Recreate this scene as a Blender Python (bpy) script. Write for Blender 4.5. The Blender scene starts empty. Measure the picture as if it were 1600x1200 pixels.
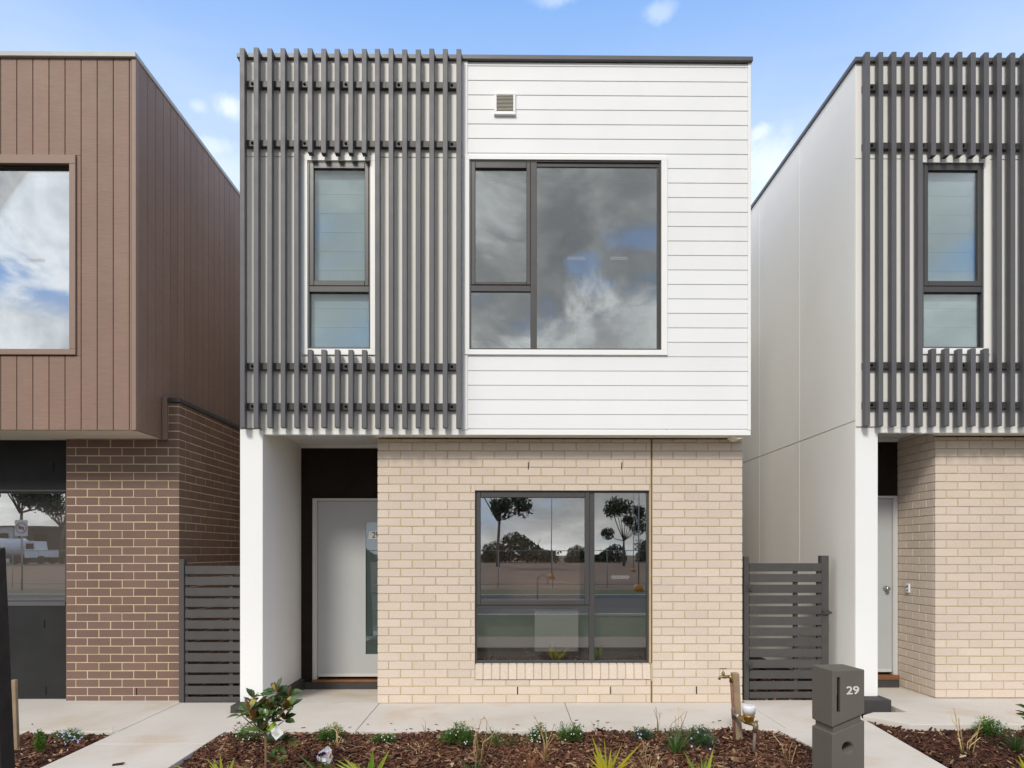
import bpy, bmesh, math, random
from mathutils import Vector, Matrix
random.seed(11)
SC = bpy.context.scene
COL = SC.collection
R = math.radians

# ------------------------------------------------------------------ camera numbers
F = 1067.0; CX = 803.0; CY = 862.0; YAW = R(0.55); EYE = 1.553
def at(px, py, Y):
    """the point on the plane Y = const that a pixel of the 1600x1200 photograph shows"""
    xc = (px - CX) / F; zc = -(py - CY) / F
    k = Y / (math.cos(YAW) - xc * math.sin(YAW))
    return ((xc * math.cos(YAW) + math.sin(YAW)) * k, EYE + zc * k)
def ax(px, Y): return at(px, CY, Y)[0]
def az(py, Y, px=793): return at(px, py, Y)[1]
def rect(x0, y0, x1, y1, Y):
    xm = (x0 + x1) / 2
    return (ax(x0, Y), ax(x1, Y), az(y1, Y, xm), az(y0, Y, xm))
def onground(px, py, z=-0.04):
    xc = (px - CX) / F; zc = -(py - CY) / F
    k = (z - EYE) / zc
    return Vector(((xc * math.cos(YAW) + math.sin(YAW)) * k, (math.cos(YAW) - xc * math.sin(YAW)) * k, z))

# ------------------------------------------------------------------ materials
def lin(r, g, b):
    f = lambda c: (c / 12.92 if c <= .04045 else ((c + .055) / 1.055) ** 2.4)
    return (f(r / 255), f(g / 255), f(b / 255))
class NT:
    def __init__(s, tree): s.t = tree; s.n = tree.nodes; s.l = tree.links
    def node(s, kind, **kw):
        n = s.n.new(kind)
        for k, v in kw.items(): setattr(n, k, v)
        return n
    def link(s, a, b): s.l.new(a, b)
    def val(s, sock, v):
        if hasattr(v, 'node'): s.l.new(v, sock)
        else: sock.default_value = v
    def math(s, op, a, b=0.0, c=None, clamp=False):
        n = s.node('ShaderNodeMath', operation=op, use_clamp=clamp)
        s.val(n.inputs[0], a); s.val(n.inputs[1], b)
        if c is not None: s.val(n.inputs[2], c)
        return n.outputs[0]
    def vmath(s, op, a, b=None):
        n = s.node('ShaderNodeVectorMath', operation=op)
        s.val(n.inputs[0], a)
        if b is not None: s.val(n.inputs[1], b)
        return n.outputs['Value'] if op in ('DISTANCE', 'DOT_PRODUCT', 'LENGTH') else n.outputs[0]
    def mix(s, f, a, b, mode='MIX'):
        n = s.node('ShaderNodeMix', data_type='RGBA', blend_type=mode)
        s.val(n.inputs[0], f)
        for sock, v in ((n.inputs[6], a), (n.inputs[7], b)):
            if hasattr(v, 'node'): s.l.new(v, sock)
            else: sock.default_value = (v[0], v[1], v[2], 1)
        return n.outputs[2]
    def noise(s, vec, scale, detail=4, rough=.55, dist=0.0):
        n = s.node('ShaderNodeTexNoise')
        if vec is not None: s.l.new(vec, n.inputs['Vector'])
        n.inputs['Scale'].default_value = scale; n.inputs['Detail'].default_value = detail
        n.inputs['Roughness'].default_value = rough; n.inputs['Distortion'].default_value = dist
        return n.outputs['Fac']
    def ramp(s, f, stops, interp='LINEAR'):
        n = s.node('ShaderNodeValToRGB'); n.color_ramp.interpolation = interp
        e = n.color_ramp.elements
        while len(e) < len(stops): e.new(.5)
        for i, (p, c) in enumerate(stops):
            e[i].position = p; e[i].color = (c[0], c[1], c[2], 1) if hasattr(c, '__len__') else (c, c, c, 1)
        s.val(n.inputs[0], f)
        return n.outputs[0]
    def smooth(s, f, a, b):
        n = s.node('ShaderNodeMapRange', interpolation_type='SMOOTHSTEP')
        s.val(n.inputs[0], f); n.inputs[1].default_value = a; n.inputs[2].default_value = b
        return n.outputs[0]
    def scaled(s, vec, sc):
        n = s.node('ShaderNodeMapping'); s.l.new(vec, n.inputs[0]); n.inputs['Scale'].default_value = sc
        return n.outputs[0]
def newmat(name):
    m = bpy.data.materials.new(name); m.use_nodes = True
    t = NT(m.node_tree); t.n.clear()
    out = t.node('ShaderNodeOutputMaterial'); b = t.node('ShaderNodeBsdfPrincipled')
    t.link(b.outputs[0], out.inputs[0])
    return m, t, b, out
def pm(name, col, rough=.6, var=.08, vscale=3.0, tone=.0, bump=.0, bscale=80., stretch=(1, 1, 1), spec=.4, metal=0.,
       speck=0., sscale=300., stain=None, stainamt=.0, stscale=.8, bdist=.002, grain=.0, gstretch=(6, 6, 70)):
    m, t, b, out = newmat(name)
    co = t.node('ShaderNodeTexCoord').outputs['Object']
    c = t.mix(1.0, col, t.ramp(t.noise(co, vscale, 5), [(.25, 1 - var), (.75, 1 + var)]), 'MULTIPLY')
    if tone:
        a = t.node('ShaderNodeAttribute', attribute_name='tone').outputs['Fac']
        g = t.math('MULTIPLY_ADD', a, 2 * tone, 1 - tone)
        cc = t.node('ShaderNodeCombineColor')
        for i in range(3): t.link(g, cc.inputs[i])
        c = t.mix(1.0, c, cc.outputs[0], 'MULTIPLY')
    if speck:
        c = t.mix(1.0, c, t.ramp(t.noise(co, sscale, 2, .7), [(.3, 1 - speck), (.7, 1 + speck)]), 'MULTIPLY')
    if grain:      # saw marks and timber figure
        gn = t.noise(t.scaled(co, gstretch), 1.0, 5, .65, .8)
        c = t.mix(1.0, c, t.ramp(gn, [(.3, 1 - grain), (.7, 1 + grain * .7)]), 'MULTIPLY')
    if stain:
        f = t.math('MULTIPLY', t.smooth(t.noise(t.scaled(co, (1, 1, .6)), stscale, 6, .6, .4), .48, .72), stainamt)
        c = t.mix(f, c, stain)
    t.link(c, b.inputs['Base Color'])
    r = t.math('MULTIPLY_ADD', t.noise(co, vscale * 3, 3), .2, rough - .1)
    t.link(r, b.inputs['Roughness'])
    b.inputs['Specular IOR Level'].default_value = spec; b.inputs['Metallic'].default_value = metal
    if bump:
        bn = t.node('ShaderNodeBump'); bn.inputs['Strength'].default_value = bump; bn.inputs['Distance'].default_value = bdist
        t.link(t.noise(t.scaled(co, stretch), bscale, 5, .6), bn.inputs['Height'])
        t.link(bn.outputs[0], b.inputs['Normal'])
    return m
def rampmat(name, stops, rough=.85, spec=.2, vscale=40., var=.25, bump=0., bscale=90.):
    """colour of each piece taken from its tone attribute"""
    m, t, b, out = newmat(name)
    co = t.node('ShaderNodeTexCoord').outputs['Object']
    a = t.node('ShaderNodeAttribute', attribute_name='tone').outputs['Fac']
    c = t.ramp(a, stops)
    c = t.mix(1.0, c, t.ramp(t.noise(co, vscale, 4), [(.25, 1 - var), (.75, 1 + var)]), 'MULTIPLY')
    t.link(c, b.inputs['Base Color'])
    b.inputs['Roughness'].default_value = rough; b.inputs['Specular IOR Level'].default_value = spec
    if bump:
        bn = t.node('ShaderNodeBump'); bn.inputs['Strength'].default_value = bump; bn.inputs['Distance'].default_value = .003
        t.link(t.noise(co, bscale, 5, .6), bn.inputs['Height']); t.link(bn.outputs[0], b.inputs['Normal'])
    return m
def leafmat(name, stops, back=None, rough=.5, trans=.25, spec=.35):
    m, t, b, out = newmat(name)
    a = t.node('ShaderNodeAttribute', attribute_name='tone').outputs['Fac']
    c = t.ramp(a, stops)
    if back is not None:
        g = t.node('ShaderNodeNewGeometry').outputs['Backfacing']
        c = t.mix(g, c, back)
    t.link(c, b.inputs['Base Color']); b.inputs['Roughness'].default_value = rough
    b.inputs['Specular IOR Level'].default_value = spec
    if trans:
        tr = t.node('ShaderNodeBsdfTranslucent'); t.link(c, tr.inputs[0])
        mx = t.node('ShaderNodeMixShader'); mx.inputs[0].default_value = trans
        t.link(b.outputs[0], mx.inputs[1]); t.link(tr.outputs[0], mx.inputs[2]); t.link(mx.outputs[0], out.inputs[0])
    return m
def glassmat(name, refl, tint=(.75, .8, .8), wob=.0):
    m, t, b, out = newmat(name); t.n.remove(b)
    co = t.node('ShaderNodeTexCoord').outputs['Object']
    tr = t.node('ShaderNodeBsdfTransparent'); tr.inputs[0].default_value = (*tint, 1)
    gl = t.node('ShaderNodeBsdfGlossy'); gl.inputs['Roughness'].default_value = 0.0
    gl.inputs['Color'].default_value = (.93, .97, 1, 1)
    lw = t.node('ShaderNodeFresnel'); lw.inputs['IOR'].default_value = 1.5
    f = t.math('ADD', t.math('MULTIPLY', lw.outputs[0], 1.0), refl - .04, clamp=True)
    mx = t.node('ShaderNodeMixShader'); t.link(f, mx.inputs[0]); t.link(tr.outputs[0], mx.inputs[1]); t.link(gl.outputs[0], mx.inputs[2])
    if wob:
        bn = t.node('ShaderNodeBump'); bn.inputs['Strength'].default_value = wob; bn.inputs['Distance'].default_value = .001
        t.link(t.noise(co, 2.2, 1), bn.inputs['Height']); t.link(bn.outputs[0], gl.inputs['Normal'])
    t.link(mx.outputs[0], out.inputs[0])
    return m

M = {}
M['white'] = pm('white_paint', (.775, .78, .775), .45, .03, .9, tone=.018, stain=(.66, .65, .61), stainamt=.22, stscale=.9, bump=.05, bscale=60, stretch=(.4, .4, 6))
M['panel'] = pm('offwhite_panel', (.82, .805, .765), .55, .025, .9, bump=.06, bscale=120, stain=(.6, .59, .54), stainamt=.18, stscale=.7)
M['trimwhite'] = pm('white_trim', (.82, .82, .80), .4, .015, 2)
M['soffit'] = pm('soffit_board', (.84, .79, .67), .6, .03, 2)  # beige of bounced light under the eaves is put into this colour
M['batten'] = pm('grey_batten', (.100, .099, .105), .5, .07, 2.5, tone=.06, bump=.1, bscale=60, stretch=(1, 1, .08), spec=.45)
M['rail'] = pm('dark_rail', (.050, .048, .048), .45, .1, 4)
M['frame'] = pm('window_metal', (.062, .059, .057), .35, .06, 3, spec=.5)
M['cap'] = pm('roof_metal', (.095, .093, .095), .42, .08, 2, spec=.5)
M['palecap'] = pm('pale_roof_metal', (.42, .42, .40), .45, .06, 2, spec=.5)
M['brickcream'] = pm('cream_brick', (.628, .53, .442), .85, .05, 2.0, tone=.058, bump=.4, bscale=140, speck=.16, sscale=150, spec=.2)
M['mortarcream'] = pm('cream_mortar', (.50, .40, .255), .95, .1, 12, bump=.4, bscale=200, spec=.1)
M['brickbrown'] = pm('brown_brick', (.182, .116, .092), .8, .06, 2.0, tone=.12, bump=.4, bscale=140, speck=.16, sscale=170, spec=.25)
M['mortarbrown'] = pm('straw_mortar', (.58, .47, .31), .95, .1, 10, bump=.4, bscale=200, spec=.1)
M['sealant'] = pm('brown_sealant', (.16, .085, .045), .7, .15, 12)
M['brownclad'] = pm('brown_cladding', (.252, .160, .119), .55, .06, 2.0, tone=.06, grain=.11, bump=.55, bscale=16, stretch=(1.2, 1.2, 9), spec=.35, bdist=.004)
M['browntrim'] = pm('brown_trim', (.262, .174, .133), .5, .03, 2)
M['render'] = pm('dark_render', (.026, .026, .026), .8, .2, 3, bump=.4, bscale=160, spec=.2)
M['renderbrown'] = pm('dark_brown_render', (.022, .016, .012), .85, .25, 4, bump=.4, bscale=160, spec=.15)
M['door'] = pm('door_paint', (.43, .445, .45), .5, .02, 2)
M['doorframe'] = pm('door_frame_paint', (.56, .555, .54), .5, .02, 2)
M['timber'] = pm('threshold_timber', (.20, .085, .035), .55, .2, 10, bump=.2, bscale=40, stretch=(.2, 1, 1))
M['plinth'] = pm('dark_plinth', (.052, .049, .047), .75, .18, 6, bump=.3, bscale=90)
M['concrete'] = pm('pale_concrete', (.59, .553, .505), .8, .07, 1.6, bump=.25, bscale=60, stretch=(.35, 1.6, 1), speck=.035, sscale=200,
                   stain=(.52, .40, .28), stainamt=.55, stscale=1.5, spec=.25)
M['groove'] = pm('slab_joint', (.14, .11, .075), .9, .2, 20)
M['soil'] = pm('dark_soil', (.030, .016, .010), .95, .4, 25, bump=.8, bscale=60, spec=.1)
M['gate'] = pm('gate_paint', (.070, .066, .064), .6, .12, 5, tone=.07, bump=.3, bscale=30, stretch=(.15, 1, 1.5), spec=.35)
M['letterbox'] = pm('letterbox_concrete', (.120, .108, .091), .8, .05, 5, bump=.2, bscale=220, speck=.06, sscale=400, spec=.25)
M['black'] = pm('black_void', (.006, .006, .006), .9, .1, 5, spec=.1)
M['steel'] = pm('brushed_steel', (.55, .54, .52), .3, .05, 20, metal=1.)
M['digit'] = pm('pale_digit', (.62, .60, .56), .4, .05, 20)
M['digitblack'] = pm('black_digit', (.012, .012, .012), .5, .05, 20)
M['plate'] = pm('number_plate', (.78, .78, .76), .5, .03, 10)
M['brass'] = pm('aged_brass', (.42, .26, .075), .38, .25, 30, metal=.85, bump=.2, bscale=120)
M['brassdull'] = pm('dull_brass', (.25, .19, .11), .5, .3, 30, metal=.6, bump=.2, bscale=120)
M['copper'] = pm('lagged_copper', (.19, .085, .055), .6, .25, 25, bump=.2, bscale=90)
M['oldpipe'] = pm('old_pipe', (.17, .12, .095), .65, .3, 30, bump=.2, bscale=90)
M['plasticwhite'] = pm('white_plastic', (.74, .75, .77), .4, .06, 20)
M['oldtimber'] = pm('weathered_timber', (.30, .22, .135), .85, .25, 6, bump=.7, bscale=30, stretch=(6, 6, .35), stain=(.17, .125, .08), stainamt=.6, stscale=7)
M['darktimber'] = pm('dark_timber', (.026, .020, .016), .85, .3, 6, bump=.8, bscale=30, stretch=(5, 5, .4), stain=(.05, .035, .024), stainamt=.4, stscale=8)
M['paletimber'] = pm('split_timber', (.42, .25, .11), .85, .3, 20, bump=.5, bscale=60)
M['mulch'] = rampmat('bark_mulch', [(0, (.024, .010, .006)), (.35, (.078, .032, .019)), (.68, (.155, .068, .041)), (.86, (.24, .125, .07)), (.95, (.33, .21, .115)), (1, (.5, .40, .28))], .8, .25)
M['straw'] = rampmat('dry_straw', [(0, (.20, .12, .055)), (.6, (.36, .25, .12)), (1, (.52, .40, .22))], .8, .2)
M['drystem'] = rampmat('dry_stem', [(0, (.20, .12, .05)), (.5, (.42, .29, .13)), (1, (.60, .46, .23))], .8, .2)
M['redgrass'] = leafmat('red_grass', [(0, (.17, .055, .022)), (1, (.36, .15, .06))])
M['groundcover'] = leafmat('groundcover_leaf', [(0, (.055, .125, .022)), (.6, (.12, .24, .045)), (1, (.20, .33, .08))])
M['groundblue'] = leafmat('bluish_leaf', [(0, (.045, .095, .040)), (.6, (.10, .17, .075)), (1, (.16, .24, .12))])
M['brightleaf'] = leafmat('bright_leaf', [(0, (.06, .14, .02)), (1, (.16, .28, .045))])
M['grass'] = leafmat('tuft_blade', [(0, (.030, .075, .014)), (.7, (.07, .16, .03)), (1, (.16, .22, .06))])
M['flax'] = leafmat('yellow_green_blade', [(0, (.14, .26, .03)), (.6, (.28, .40, .045)), (1, (.48, .50, .06))], trans=.3)
M['flaxyellow'] = leafmat('yellow_blade', [(0, (.26, .31, .025)), (.6, (.50, .45, .04)), (1, (.66, .54, .06))], trans=.3)
M['flower'] = pm('white_petal', (.66, .66, .70), .6, .05, 30)
M['flowerblue'] = pm('blue_petal', (.42, .44, .66), .6, .1, 30)
M['magnolia'] = leafmat('magnolia_leaf', [(0, (.022, .055, .014)), (.6, (.055, .115, .028)), (.9, (.11, .175, .04)), (1, (.30, .26, .05))], back=(.20, .085, .025), rough=.3, trans=.1, spec=.6)
M['magtwig'] = pm('magnolia_bark', (.19, .115, .055), .85, .25, 40, bump=.4, bscale=200)
M['treeleaf'] = leafmat('eucalypt_leaf', [(0, (.030, .040, .020)), (1, (.085, .105, .052))], trans=.1)
M['treebark'] = pm('eucalypt_bark', (.15, .12, .095), .9, .25, 3)
M['tagwhite'] = pm('tag_card', (.72, .75, .72), .4, .1, 60)
M['taggreen'] = pm('tag_green', (.28, .45, .03), .4, .1, 60)
M['wrap'] = pm('wrapper_film', (.70, .69, .70), .35, .12, 18, bump=.5, bscale=50)
M['wrapdark'] = pm('wrapper_print', (.065, .03, .085), .35, .3, 18)
M['wrapred'] = pm('wrapper_red', (.50, .09, .05), .35, .2, 18)
M['blind'] = pm('roller_blind', (.74, .82, .83), .8, .03, 6, bump=.15, bscale=300)
M['blindlow'] = pm('sheer_blind', (.16, .165, .17), .8, .05, 6)
M['inside'] = pm('inside_wall', (.34, .335, .325), .7, .05, 1)
M['insidedark'] = pm('inside_dark', (.60, .50, .42), .7, .1, 1)
M['splash'] = pm('splashback', (.55, .36, .25), .5, .1, 3)
M['bench'] = pm('bench_top', (.40, .38, .35), .3, .08, 6)
M['asphalt'] = pm('asphalt', (.052, .052, .054), .9, .15, 1, speck=.2, sscale=80)
M['paver'] = pm('brown_paver', (.19, .145, .115), .9, .15, 3, speck=.15, sscale=60)
M['lawn'] = pm('verge_turf', (.050, .068, .026), .95, .35, 3, speck=.3, sscale=60)
M['lot'] = pm('bare_earth', (.155, .092, .062), .95, .4, .35, stain=(.10, .085, .05), stainamt=.7, stscale=.12)
M['kerb'] = pm('kerb_concrete', (.36, .345, .32), .85, .1, 2)
M['galv'] = pm('galvanised_steel', (.30, .31, .31), .5, .1, 4, metal=.5)
M['darkclad'] = pm('dark_cladding', (.055, .055, .06), .7, .1, 1)
M['tank'] = pm('truck_white', (.70, .71, .72), .3, .06, 1)
M['rubber'] = pm('tyre_rubber', (.015, .015, .015), .8, .1, 5)
M['signred'] = pm('sign_red', (.42, .03, .03), .5, .05, 5)
M['orange'] = pm('orange_plastic', (.60, .24, .03), .5, .08, 5)
M['glass'] = glassmat('window_glass', .27, (.82, .86, .86), .12)
M['glassblind'] = glassmat('blind_window_glass', .10, (.92, .97, .98), .12)
M['glassleft'] = glassmat('bright_window_glass', .36, (.85, .9, .95), .12)
M['glasslow'] = glassmat('street_window_glass', .27, (.97, .97, .96), .2)
M['glassdoor'] = glassmat('door_glass', .10, (.9, .95, .95))
M['film'] = pm('frosted_film', (.24, .26, .255), .7, .12, 2)
M['sticker'] = pm('sticker_white', (.5, .52, .52), .5, .02, 10)

# ------------------------------------------------------------------ mesh builder
def origin_of(o):
    v = Vector((0, 0, 0))
    while o is not None: v += o.location; o = o.parent
    return v
class MB:
    def __init__(s, off=(0, 0, 0)): s.v = []; s.f = []; s.t = []; s.sm = []; s.o = Vector(off); s.p = []
    def add(s, vs, fs, tone=None, smooth=False):
        b = len(s.v); t = random.random() if tone is None else tone
        s.p.append((len(s.v), len(s.f)))
        s.v += [Vector(p) + s.o for p in vs]
        for f in fs: s.f.append([b + i for i in f]); s.t.append(t); s.sm.append(smooth)
        return s
    def hexa(s, p, tone=None):   # p: bottom 4 (ccw from above), top 4
        return s.add(p, [(3, 2, 1, 0), (4, 5, 6, 7), (0, 1, 5, 4), (1, 2, 6, 5), (2, 3, 7, 6), (3, 0, 4, 7)], tone)
    def box(s, x0, x1, y0, y1, z0, z1, tone=None):
        if x0 > x1: x0, x1 = x1, x0
        if y0 > y1: y0, y1 = y1, y0
        if z0 > z1: z0, z1 = z1, z0
        return s.hexa([(x0, y0, z0), (x1, y0, z0), (x1, y1, z0), (x0, y1, z0), (x0, y0, z1), (x1, y0, z1), (x1, y1, z1), (x0, y1, z1)], tone)
    def prism(s, pts, z0, z1, tone=None):   # pts ccw from above
        n = len(pts)
        vs = [(x, y, z0) for x, y in pts] + [(x, y, z1) for x, y in pts]
        fs = [tuple(range(n - 1, -1, -1)), tuple(range(n, 2 * n))] + [(i, (i + 1) % n, n + (i + 1) % n, n + i) for i in range(n)]
        return s.add(vs, fs, tone)
    def obox(s, c, ux, uy, uz, tone=None):  # oriented box, half vectors
        c, ux, uy, uz = map(Vector, (c, ux, uy, uz))
        q = [(-1, -1), (1, -1), (1, 1), (-1, 1)]
        return s.hexa([c + ux * a + uy * b - uz for a, b in q] + [c + ux * a + uy * b + uz for a, b in q], tone)
    def tube(s, pts, rs, seg=10, tone=None, cap=True):
        pts = [Vector(p) for p in pts]
        if not hasattr(rs, '__len__'): rs = [rs] * len(pts)
        vs = []; fs = []; n = len(pts); ref = None
        for i, p in enumerate(pts):
            d = (pts[min(i + 1, n - 1)] - pts[max(i - 1, 0)]).normalized()
            if ref is None: ref = Vector((1, 0, 0)) if abs(d.x) < .8 else Vector((0, 1, 0))
            a = (ref - d * ref.dot(d)).normalized(); b = d.cross(a); ref = a
            for k in range(seg):
                w = 2 * math.pi * k / seg
                vs.append(p + (a * math.cos(w) + b * math.sin(w)) * rs[i])
        for i in range(n - 1):
            for k in range(seg):
                fs.append((i * seg + k, i * seg + (k + 1) % seg, (i + 1) * seg + (k + 1) % seg, (i + 1) * seg + k))
        s.add(vs, fs, tone, True)
        if cap:
            b = len(s.v) - len(vs)
            for lo, rev in ((0, True), ((n - 1) * seg, False)):
                f = [b + lo + k for k in range(seg)]
                s.f.append(f[::-1] if rev else f); s.t.append(s.t[-1]); s.sm.append(False)
        return s
    def build_each(s, name, mat, parent=None, bevel=0., seg=1):
        """every piece as an object of its own"""
        ends = s.p[1:] + [(len(s.v), len(s.f))]
        for (v0, f0), (v1, f1) in zip(s.p, ends):
            q = MB(); q.v = s.v[v0:v1]; q.f = [[i - v0 for i in f] for f in s.f[f0:f1]]; q.t = s.t[f0:f1]; q.sm = s.sm[f0:f1]
            q.build(name, mat, parent, bevel, seg)
    def build(s, name, mat, parent=None, bevel=0., seg=1, loc=None):
        me = bpy.data.meshes.new(name)
        o = bpy.data.objects.new(name, me); COL.objects.link(o)
        if parent is not None:
            o.parent = parent; org = origin_of(parent)
        else:
            org = Vector(loc) if loc is not None else Vector((0, 0, 0)); o.location = org
        me.from_pydata([v - org for v in s.v], [], s.f)
        a = me.attributes.new('tone', 'FLOAT', 'FACE'); a.data.foreach_set('value', s.t)
        me.polygons.foreach_set('use_smooth', s.sm)
        if bevel:
            bm = bmesh.new(); bm.from_mesh(me)
            es = [e for e in bm.edges if len(e.link_faces) == 2 and e.calc_face_angle(0) > .5]
            bmesh.ops.bevel(bm, geom=es, offset=bevel, segments=seg, affect='EDGES', clamp_overlap=True, profile=.6)
            bm.to_mesh(me); bm.free()
        me.materials.append(mat); me.update()
        return o
def tag(o, label=None, cat=None, group=None, kind=None):
    if label: o['label'] = label
    if cat: o['category'] = cat
    if group: o['group'] = group
    if kind: o['kind'] = kind
    return o
def thing(name, loc, label, cat, group=None):
    o = bpy.data.objects.new(name, None); COL.objects.link(o); o.location = loc; o.empty_display_size = .2
    return tag(o, label, cat, group)
def copy_tree(o, parent=None):
    c = o.copy(); COL.objects.link(c); c.parent = parent
    for ch in list(o.children): copy_tree(ch, c)
    return c
def text_obj(body, size, center, mat, parent, name, depth=.003, bold=0., face=(1, 0), xs=1.):
    """lettering standing upright, reading along the horizontal direction face = (dx, dy)"""
    cu = bpy.data.curves.new('lettering', 'FONT'); cu.body = body; cu.size = size; cu.extrude = depth / 2; cu.offset = bold
    cu.align_x = 'CENTER'; cu.align_y = 'CENTER'
    t = bpy.data.objects.new('lettering', cu); COL.objects.link(t)
    dg = bpy.context.evaluated_depsgraph_get(); me = bpy.data.meshes.new_from_object(t.evaluated_get(dg))
    bpy.data.objects.remove(t); bpy.data.curves.remove(cu)
    u = Vector((face[0], face[1], 0)).normalized(); w = Vector((0, 0, 1)); n = u.cross(w)
    cxs = [v.co.x for v in me.vertices]; cys = [v.co.y for v in me.vertices]
    mx, my = (min(cxs) + max(cxs)) / 2, (min(cys) + max(cys)) / 2
    c = Vector(center) - origin_of(parent)
    for v in me.vertices: v.co = c + u * ((v.co.x - mx) * xs) + w * (v.co.y - my) + n * v.co.z
    me.materials.clear(); me.materials.append(mat)
    o = bpy.data.objects.new(name, me); COL.objects.link(o); o.parent = parent
    return o
def holed_rows(x0, x1, z0, z1, h):
    """the same for one hole, leaving the strips above and below it whole"""
    if h[0] >= x1 or h[1] <= x0: return [(x0, x1, z0, z1)]
    out = []
    if h[2] > z0: out.append((x0, x1, z0, h[2]))
    if h[3] < z1: out.append((x0, x1, h[3], z1))
    if h[0] > x0: out.append((x0, h[0], max(z0, h[2]), min(z1, h[3])))
    if h[1] < x1: out.append((h[1], x1, max(z0, h[2]), min(z1, h[3])))
    return out
def holed(x0, x1, z0, z1, holes):
    """split a rectangle into rectangles that leave the holes open"""
    xs = sorted({x0, x1, *[h[0] for h in holes], *[h[1] for h in holes]}); xs = [x for x in xs if x0 <= x <= x1]
    out = []
    for a, b in zip(xs, xs[1:]):
        zs = z0
        for h in sorted([h for h in holes if h[0] <= a + 1e-6 and h[1] >= b - 1e-6], key=lambda h: h[2]):
            if h[2] > zs: out.append((a, b, zs, min(h[2], z1)))
            zs = max(zs, h[3])
        if zs < z1: out.append((a, b, zs, z1))
    return out
def frame_bars(mb, X0, X1, Z0, Z1, w, y0, y1):
    mb.box(X0, X1, y0, y1, Z1 - w, Z1); mb.box(X0, X1, y0, y1, Z0, Z0 + w)
    mb.box(X0, X0 + w, y0, y1, Z0 + w, Z1 - w); mb.box(X1 - w, X1, y0, y1, Z0 + w, Z1 - w)
def bricks(mb, u0, u1, z0, z1, zline, plane, axis, holes=(), half0=0, pitch=.0862, length=.24, gap=.010, rev=False, jit=.0012):
    """lays running bond bricks: axis 'y' = wall facing -Y at Y=plane, '+x' / '-x' = wall facing that way at X=plane"""
    k = math.floor((z0 - zline) / pitch) - 1; row = 0
    z = zline + k * pitch
    while z < z1:
        a, b = max(z + gap / 2, z0), min(z + pitch - gap / 2, z1)
        if b - a > .006:
            par = (k + half0) % 2
            edges = []; u = 0.0 if par == 0 else -length / 2
            while u < (u1 - u0):
                e0, e1 = max(u, 0), min(u + length - gap, u1 - u0)
                if u < 0: e0 = 0
                if e1 - e0 > .02: edges.append((e0, e1))
                u += length
            for e0, e1 in edges:
                if u1 - u0 - e1 < .012: e1 = u1 - u0
                A, B = (u1 - e1, u1 - e0) if rev else (u0 + e0, u0 + e1)
                for (p, q, zz0, zz1) in holed(A, B, a, b, [h for h in holes if h[2] < b and h[3] > a]):
                    if q - p < .015 or zz1 - zz0 < .01: continue
                    j = lambda: random.uniform(-jit, jit)
                    t = random.gauss(.5, .2); t = min(1, max(0, t))
                    d = plane + j()
                    if axis == 'y': mb.box(p + j(), q + j(), d, plane + .03, zz0 + j(), zz1 + j(), t)
                    elif axis == '+x': mb.box(plane - .03, d, p + j(), q + j(), zz0 + j(), zz1 + j(), t)
                    else: mb.box(d, plane + .03, p + j(), q + j(), zz0 + j(), zz1 + j(), t)
        z += pitch; k += 1
def diamonds(x, z, y, w, parent, n=5):
    mb = MB(); dw = w / n; h = dw * 1.0; t = .0016
    for i in range(n):
        cx = x - w / 2 + dw * (i + .5)
        for sx in (-1, 1):
            for sz in (-1, 1):
                a = Vector((cx + sx * dw / 2, y, z)); b = Vector((cx, y, z + sz * h / 2))
                d = (b - a) / 2; nn = Vector((-d.z, 0, d.x)).normalized() * t
                mb.obox((a + b) / 2, d, nn, (0, .0007, 0))
    return mb.build('safety_sticker', M['sticker'], parent)

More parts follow.
